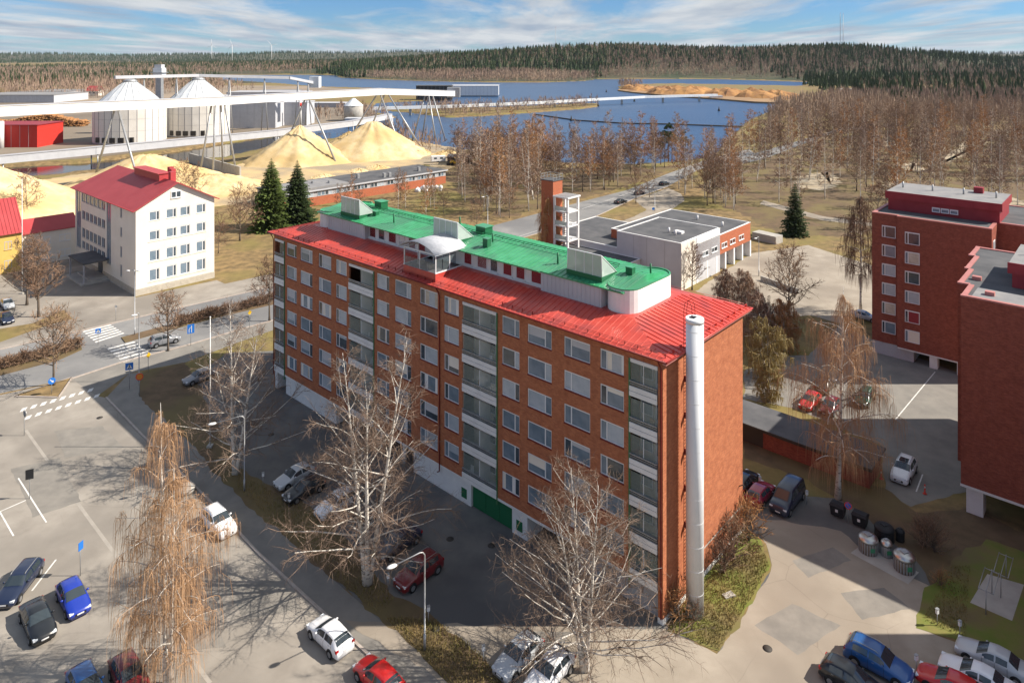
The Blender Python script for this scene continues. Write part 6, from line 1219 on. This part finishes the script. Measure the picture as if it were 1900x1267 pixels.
# ------------------------------------------------------------------ street furniture
def lamp(base, arm, h, label, two=False):
    x, y = G(*base); L_ = empty('street_lamp', (x,y,0), 0, label, 'lamp', 'street lamps'); a = Vector((arm[0],arm[1],0))
    MB().tube([(0,0,0),(0,0,1.2),(0,0,1.21),(0,0,h-0.3),tuple(a*0.06+Vector((0,0,h-0.06))),tuple(a*0.15+Vector((0,0,h))),tuple(a*0.9+Vector((0,0,h-0.22)))], [0.10,0.10,0.065,0.055,0.05,0.045,0.04], 8).build('pole', M['galv'], L_)
    hd = MB().lathe([(0.02,-.10),(0.14,-.08),(0.2,0.0),(0.17,.07),(0.05,.11)], n=14, sx=2.1); hd.build('lamp_head', M['white'], L_, tuple(a*1.0+Vector((0,0,h-0.24))), math.atan2(a.y, a.x))
    if two: MB().lathe([(0.02,-.10),(0.14,-.08),(0.2,0.0),(0.17,.07),(0.05,.11)], n=14, sx=2.1).build('lamp_head', M['white'], L_, tuple(-a*0.6+Vector((0,0,h-0.1))), math.atan2(a.y, a.x)); MB().tube([(0,0,h-.3),tuple(-a*0.6+Vector((0,0,h-.1)))], 0.04, 6).build('arm', M['galv'], L_)
lamp((788,1206),(-2.25,-1.3),7.5,'street lamp in front of the dark red crossover, its head over the verge'); lamp((453.5,911),(-2.8,-1.2),7.8,'street lamp in the shaded verge beside the birch'); lamp((250,622),(-1.2,0.3),10.5,'tall double headed lamp on the median by the crossings',True); lamp((258,708),(-0.5,-0.3),9.5,'slim lamp pole beside the orange sign at the street corner'); lamp((905,428),(-1.2,-.6),9,'road lamp behind the green roof'); lamp((1215,392),(-1.4,.2),7,'lamp beside the path near the station'); lamp((1408,512),(-.8,-.4),8,'lamp pole at the station forecourt')
def flagpole(px, py, h, lab): x, y = G(px, py); f = empty('flagpole', (x,y,0), 0, lab, 'flagpole'); MB().tube([(0,0,0),(0,0,h)], [0.09,0.045], 8).build('pole', M['white'], f); MB().lathe([(0.02,0),(0.09,.05),(0.09,.12),(0.01,.18)], (0,0,h), 8).build('ball', M['white'], f); boxo('base', M['concrete'], f, -.3, .3, -.3, .3, 0, .25)
flagpole(390,829,14.8,'white flagpole standing in the shade before the brick block'); flagpole(41,545,21.5,'white flagpole in front of the yellow building')
def sign(px, py, h, shape, m, face, label, size=0.64, mark=None):
    x, y = G(px, py); S = empty('road_sign', (x,y,0), math.atan2(face[1],face[0])+math.pi/2, label, 'sign', 'road signs'); MB().tube([(0,0,0),(0,0,h+size*0.5)], 0.035, 6).build('post', M['galv'], S); s = size/2
    if shape == 'square': p = boxo('plate', M[m], S, -s, s, -0.07, -0.04, h-s, h+s)
    elif shape == 'tall': p = boxo('plate', M[m], S, -s, s, -0.07, -0.04, h-s*1.4, h+s*1.4)
    else:
        n = 20 if shape == 'round' else 4; mb = MB(); a0 = 0; v = [(s*1.1*math.cos(6.2832*k/n),-.07,h+s*1.1*math.sin(6.2832*k/n)) for k in range(n)]+[(s*1.1*math.cos(6.2832*k/n),-.04,h+s*1.1*math.sin(6.2832*k/n)) for k in range(n)]
        p = mb.add(v, [tuple(range(n)), tuple(range(2*n-1,n-1,-1))]+[(k,n+k,n+(k+1)%n,(k+1)%n) for k in range(n)]).build('plate', M[m], S)
    if mark == 'ped':
        MB().add([(-s*.75,-.075,h-s*.62),(s*.75,-.075,h-s*.62),(0,-.075,h+s*.75)], [(0,1,2)]).build('white_triangle', M['paint'], p); q = MB(); y_ = -.08
        for a in ([(-.03,.25),(.05,.25),(.05,.34),(-.03,.34)],[(-.05,-.08),(.06,-.08),(.06,.22),(-.05,.22)],[(-.16,-.40),(-.09,-.40),(.02,-.08),(-.05,-.08)],[(.12,-.40),(.19,-.40),(.06,-.08),(0,-.08)]): q.add([(c*size,y_,h+d*size) for c, d in a], [(0,1,2,3)])
        q.build('walking_figure', M['black'], p)
    if mark == 'arrow':
        q = MB(); R2 = lambda c, d: ((c*.7+d*.7)*size, -.08, h+(-c*.7+d*.7)*size)
        q.add([R2(-.36,-.06),R2(.1,-.06),R2(.1,.06),R2(-.36,.06)], [(0,1,2,3)]).add([R2(.08,-.2),R2(.38,0),R2(.08,.2)], [(0,1,2)]).build('white_arrow', M['paint'], p)
    if mark == 'lane':
        q = MB(); q.add([(s*.1,-.08,h-s*1.1),(s*.3,-.08,h-s*1.1),(s*.3,-.08,h+s*1.0),(s*.1,-.08,h+s*1.0)], [(0,1,2,3)]).add([(-s*.6,-.08,h-s*1.1),(-s*.42,-.08,h-s*1.1),(-s*.42,-.08,h-s*.1),(-s*.6,-.08,h-s*.1)], [(0,1,2,3)]).add([(-s*.6,-.08,h-s*.1),(-s*.42,-.08,h-s*.1),(-s*.05,-.08,h+s*.45),(-s*.2,-.08,h+s*.55)], [(0,1,2,3)]).build('white_lines', M['paint'], p)
    if mark == 'noparking':
        q = MB(); n = 20; ro, ri = s*1.1, s*.85; q.add([(r_*math.cos(6.2832*k/n),-.08,h+r_*math.sin(6.2832*k/n)) for r_ in (ro,ri) for k in range(n)], [(k,(k+1)%n,n+(k+1)%n,n+k) for k in range(n)]); q.add([(-s*.7,-.08,h+s*.55),(-s*.55,-.08,h+s*.7),(s*.7,-.08,h-s*.55),(s*.55,-.08,h-s*.7)], [(0,1,2,3)]).build('red_ring_and_bar', M['redplastic'], p)
    if mark == 'ring':
        n = 20; ro, ri = s*1.1, s*.85; MB().add([(r_*math.cos(6.2832*k/n),-.08,h+r_*math.sin(6.2832*k/n)) for r_ in (ro,ri) for k in range(n)], [(k,(k+1)%n,n+(k+1)%n,n+k) for k in range(n)]).build('red_ring', M['redplastic'], p)
tc = (0.25,-1)
sign(182,640,2.2,'square','sign',(0.55,-0.85),'blue pedestrian crossing sign on the upper carriageway edge',0.75,'ped'); sign(240,722,3.1,'square','sign',(0.4,-0.9),'blue pedestrian crossing sign at the shaded street corner',0.95,'ped'); sign(354,641,2.6,'tall','sign',(0.55,-0.85),'tall blue lane direction sign beside the road',1.0,'lane')
sign(96,733,1.9,'round','sign',(0.7,-0.7),'round blue arrow sign on the traffic island',0.8,'arrow'); sign(259,735,2.6,'round','orange',(0.3,-0.95),'round orange sign with red rim under the lamp pole',0.85,'ring'); sign(463,609,2.6,'diamond','yellow',(0.9,-0.45),'yellow diamond sign near the block end',0.75); sign(275,690,2.4,'diamond','yellow',(0.95,-0.3),'yellow diamond sign at the shaded pavement',0.75)
sign(45,808,2.6,'round','galv',(0.5,0.85),'round sign seen from behind near the block crossing',0.7); sign(149,1068,2.6,'tall','sign',(0.97,-0.22),'narrow blue parking sign seen edge on in the car park',0.5); sign(55,925,2.5,'tall','black',(0.4,-0.9),'dark notice board on a post in the car park',0.7); sign(1574,970,1.7,'round','sign',(-0.6,-0.8),'round no parking sign between the black bins',0.62,'noparking'); sign(1212,402,2.2,'round','sign',(0.2,-1),'small round blue sign on the path by the station',0.7); sign(215,595,2.4,'round','galv',(0,1),'thin sign post on the school forecourt',0.4)
def post(px, py, lab): x, y = G(px, py); p = empty('heater_post', (x,y,0), 0.4, lab, 'post', 'engine heater posts'); MB().tube([(0,0,0),(0,0,1.0)], 0.03, 6).build('stem', M['galv'], p); boxo('socket_box', M['white'], p, -.11, .11, -.08, .08, 0.95, 1.3); boxo('box_cap', M['galv'], p, -.13, .13, -.1, .1, 1.3, 1.35)
for px, py, lab in [(488,900,'heater post nearest the silver hatchback'),(536,940,'heater post by the black hatchback in the shade'),(720,1093,'heater post in front of the dark red crossover'),(795,1155,'heater post at the shadow edge on the verge'),(897,1230,'heater post beside the silver car at the bottom'),(1497,935,'heater post behind the blue van'),(1739,1160,'left heater post on the lawn at the right'),(1781,1183,'right heater post on the lawn at the right'),(1700,1248,'heater post between the shaded cars at bottom right'),(1410,908,'white heater post on the verge by the garage')]: post(px, py, lab)
# waste bins
def deep_bin(px, py, r, h, lab, steel=True):
    x, y = G(px, py); b = empty('waste_container', (x,y,0.03), 0.3, lab, 'bin', 'deep waste containers'); cl = mat('brown slatted cladding', (0.16,0.12,0.085), 0.6, (0.22,0.17,0.12), 2.0)
    MB().lathe([(r,0),(r,h*0.72)], n=24).build('drum', cl if steel else M['black'], b)
    for k in range(22): t = 6.2832*k/22; MB().box(-0.05,0.05,r-0.01,r+0.03,0.05,h*0.68).build('slat', M['galv'] if steel else M['black'], b, (0,0,0), t)
    MB().lathe([(r+.05,h*.70),(r+.07,h*.78),(r*.98,h*.90),(r*.7,h*.99),(r*.3,h*1.02),(0,h*1.02)], n=24).build('lid', M['steel'] if steel else M['black'], b); boxo('hatch', M['galv'] if steel else M['black'], b, -r*.35, r*.35, -r*.3, r*.3, h*1.0, h*1.06)
    if steel: MB().box(-0.2,0.2,-r-0.05,-r-0.03,h*.25,h*.5).build('green_label', M['greenroof'], b, (0,0,0), -0.3)
deep_bin(1611,1022,0.78,1.45,'left large steel lidded waste container on the slab'); deep_bin(1645,1030,0.45,1.35,'small steel lidded waste container between two large ones'); deep_bin(1678,1056,0.82,1.5,'right large steel lidded waste container on the slab'); deep_bin(1641,1000,0.8,1.3,'large black waste container behind the steel ones',False); deep_bin(1670,1003,0.35,1.1,'small black bin behind the steel containers',False)
sheet('bin_slab', [(1578,1026),(1600,1010),(1705,1062),(1685,1084)], 0.034, M['concrete'])
for px, py, lab in [(1555,957,'left black wheeled bin below the birch'),(1596,975,'right black wheeled bin beside the no parking sign')]:
    x, y = G(px, py); b = empty('wheeled_bin', (x,y,0), ANG, lab, 'bin', 'wheeled bins'); MB().add([(-.55,-.4,.15),(.55,-.4,.15),(.55,.4,.15),(-.55,.4,.15),(-.65,-.5,1.1),(.65,-.5,1.1),(.65,.5,1.1),(-.65,.5,1.1)], [(0,3,2,1),(4,5,6,7),(0,1,5,4),(1,2,6,5),(2,3,7,6),(3,0,4,7)]).build('body', M['black'], b); MB().add([(-.7,-.55,1.1),(.7,-.55,1.1),(.7,.55,1.1),(-.7,.55,1.1),(-.6,-.3,1.3),(.6,-.3,1.3),(.6,.35,1.3),(-.6,.35,1.3)], [(4,5,6,7),(0,1,5,4),(1,2,6,5),(2,3,7,6),(3,0,4,7)]).build('lid', M['black'], b); boxo('label_patch', M['plate'], b, -.12, .12, .46, .50, .6, .85)
    for s in (-.5,.5): MB().tube([(s,-.3,.1),(s+.08,-.3,.1)], .1, 10).build('wheel', M['tyre'], b)
for px, py, lab in [(1635,888,'red plastic bollard at the garage end'),(1716,916,'red plastic bollard on the back yard line')]: x, y = G(px, py); b = empty('bollard', (x,y,0), 0, lab, 'bollard', 'red bollards'); MB().lathe([(.2,0),(.2,.06),(.07,.08),(.06,.95),(.03,1.0)], n=12).build('post', M['redplastic'], b); MB().lathe([(.066,.62),(.066,.78)], n=12).build('white_band', M['paint'], b)
# clothes drying racks on a slab
sheet('rack_slab', [(1800,1118),(1832,1065),(1900,1085),(1878,1152)], 0.036, M['concrete'])
for px, py, lab in [(1835,1120,'left steel carpet rack on the concrete slab'),(1862,1090,'right steel carpet rack on the concrete slab')]:
    x, y = G(px, py); k = empty('carpet_rack', (x,y,0), ANG+1.57, lab, 'rack', 'carpet racks')
    for s in (-1.5, 1.5): MB().tube([(s,0,0),(s,0,2.0)], .04, 6).build('upright', M['galv'], k); MB().tube([(s,-.5,1.9),(s,.5,1.9)], .03, 6).build('cross_arm', M['galv'], k)
    for yy in (-.5, 0, .5): MB().tube([(-1.6,yy,1.93),(1.6,yy,1.93)], .03, 6).build('bar', M['galv'], k)
# garden shed boxes and walls near the station, stone slab
a, b = G(1402,442), G(1446,452); w = along(a, b, 3.0, 1.8, 0, 0, 'concrete_store', M['concrete']); tag(w, 'long low concrete store beside the lone spruce', 'store')
a, b = G(1412,520), G(1482,545); w = along(a, b, 0.3, 0.9, 0, 0, 'ramp_wall', M['concrete']); tag(w, 'low concrete ramp wall at the sandy yard', 'wall')
x, y = G(1352,1105); tag(MB().prism([(-.5,-.25),(.5,-.3),(.45,.28),(-.48,.25)], 0.02, 0.12).build('stone_slab', M['concrete'], None, (x,y,0.01), 0.4), 'single flat stone slab lying in the green patch', 'slab')
x, y = G(345,912); tag(MB().lathe([(.85,0),(.95,.3),(.9,.5),(.5,.52)], n=18).build('planter', M['concrete'], None, (x,y,0)), 'round concrete planter behind the weeping birch', 'planter')
# grass tufts on the sunny verge and the chimney lawn
def tufts():
    rg = random.Random(6); t = TW()
    for poly, n, zz in (([(715,1147),(809,1149),(900,1222),(950,1290),(850,1290)],2600,.4),([(1240,1172),(1335,1205),(1400,1100),(1428,1048),(1405,1005),(1318,1070)],3600,.4),([(1712,1150),(1765,1050),(1800,1052),(1792,1186)],1100,.25),([(440,880),(594,955),(732,1112),(700,1140),(571,1030),(440,905)],2200,.35)):
        for p in inpoly(rg, [G(*q) for q in poly], n):
            c = Vector((*p,.02)); L_ = rg.uniform(.1,zz); e = Vector((rg.uniform(-.5,.5),rg.uniform(-.5,.5),1)).normalized(); t.ribbon([c, c+e*L_*.6, c+e*L_+Vector((e.x,e.y,-.1))*L_*.5], .022, rg)
    me = t.mesh('dry_grass_tufts', mat('dry grass blades', (0.30,0.215,0.09), 0.95, (0.17,0.15,0.045), 0.5)); tag(link_obj('dry_grass_tufts', me), 'dry grass blades on the verges', kind='stuff')
tufts()
# ------------------------------------------------------------------ air
def haze():
    o = MB().box(-14600,14600,-14600,14600,-6.5,186).build('haze', None); m = bpy.data.materials.new('pale air'); m.use_nodes = True; t = m.node_tree; t.nodes.clear()
    out = N(t, 'ShaderNodeOutputMaterial'); v = N(t, 'ShaderNodeVolumePrincipled'); v.inputs['Color'].default_value = (0.72,0.82,0.95,1); v.inputs['Density'].default_value = HAZE; v.inputs['Anisotropy'].default_value = 0.2
    t.links.new(v.outputs[0], out.inputs['Volume']); o.data.materials.append(m); tag(o, kind='stuff')
HAZE = 0.000022
haze()
print('TRIS', sum(len(p.vertices)-2 for me in bpy.data.meshes if me.users for p in me.polygons))
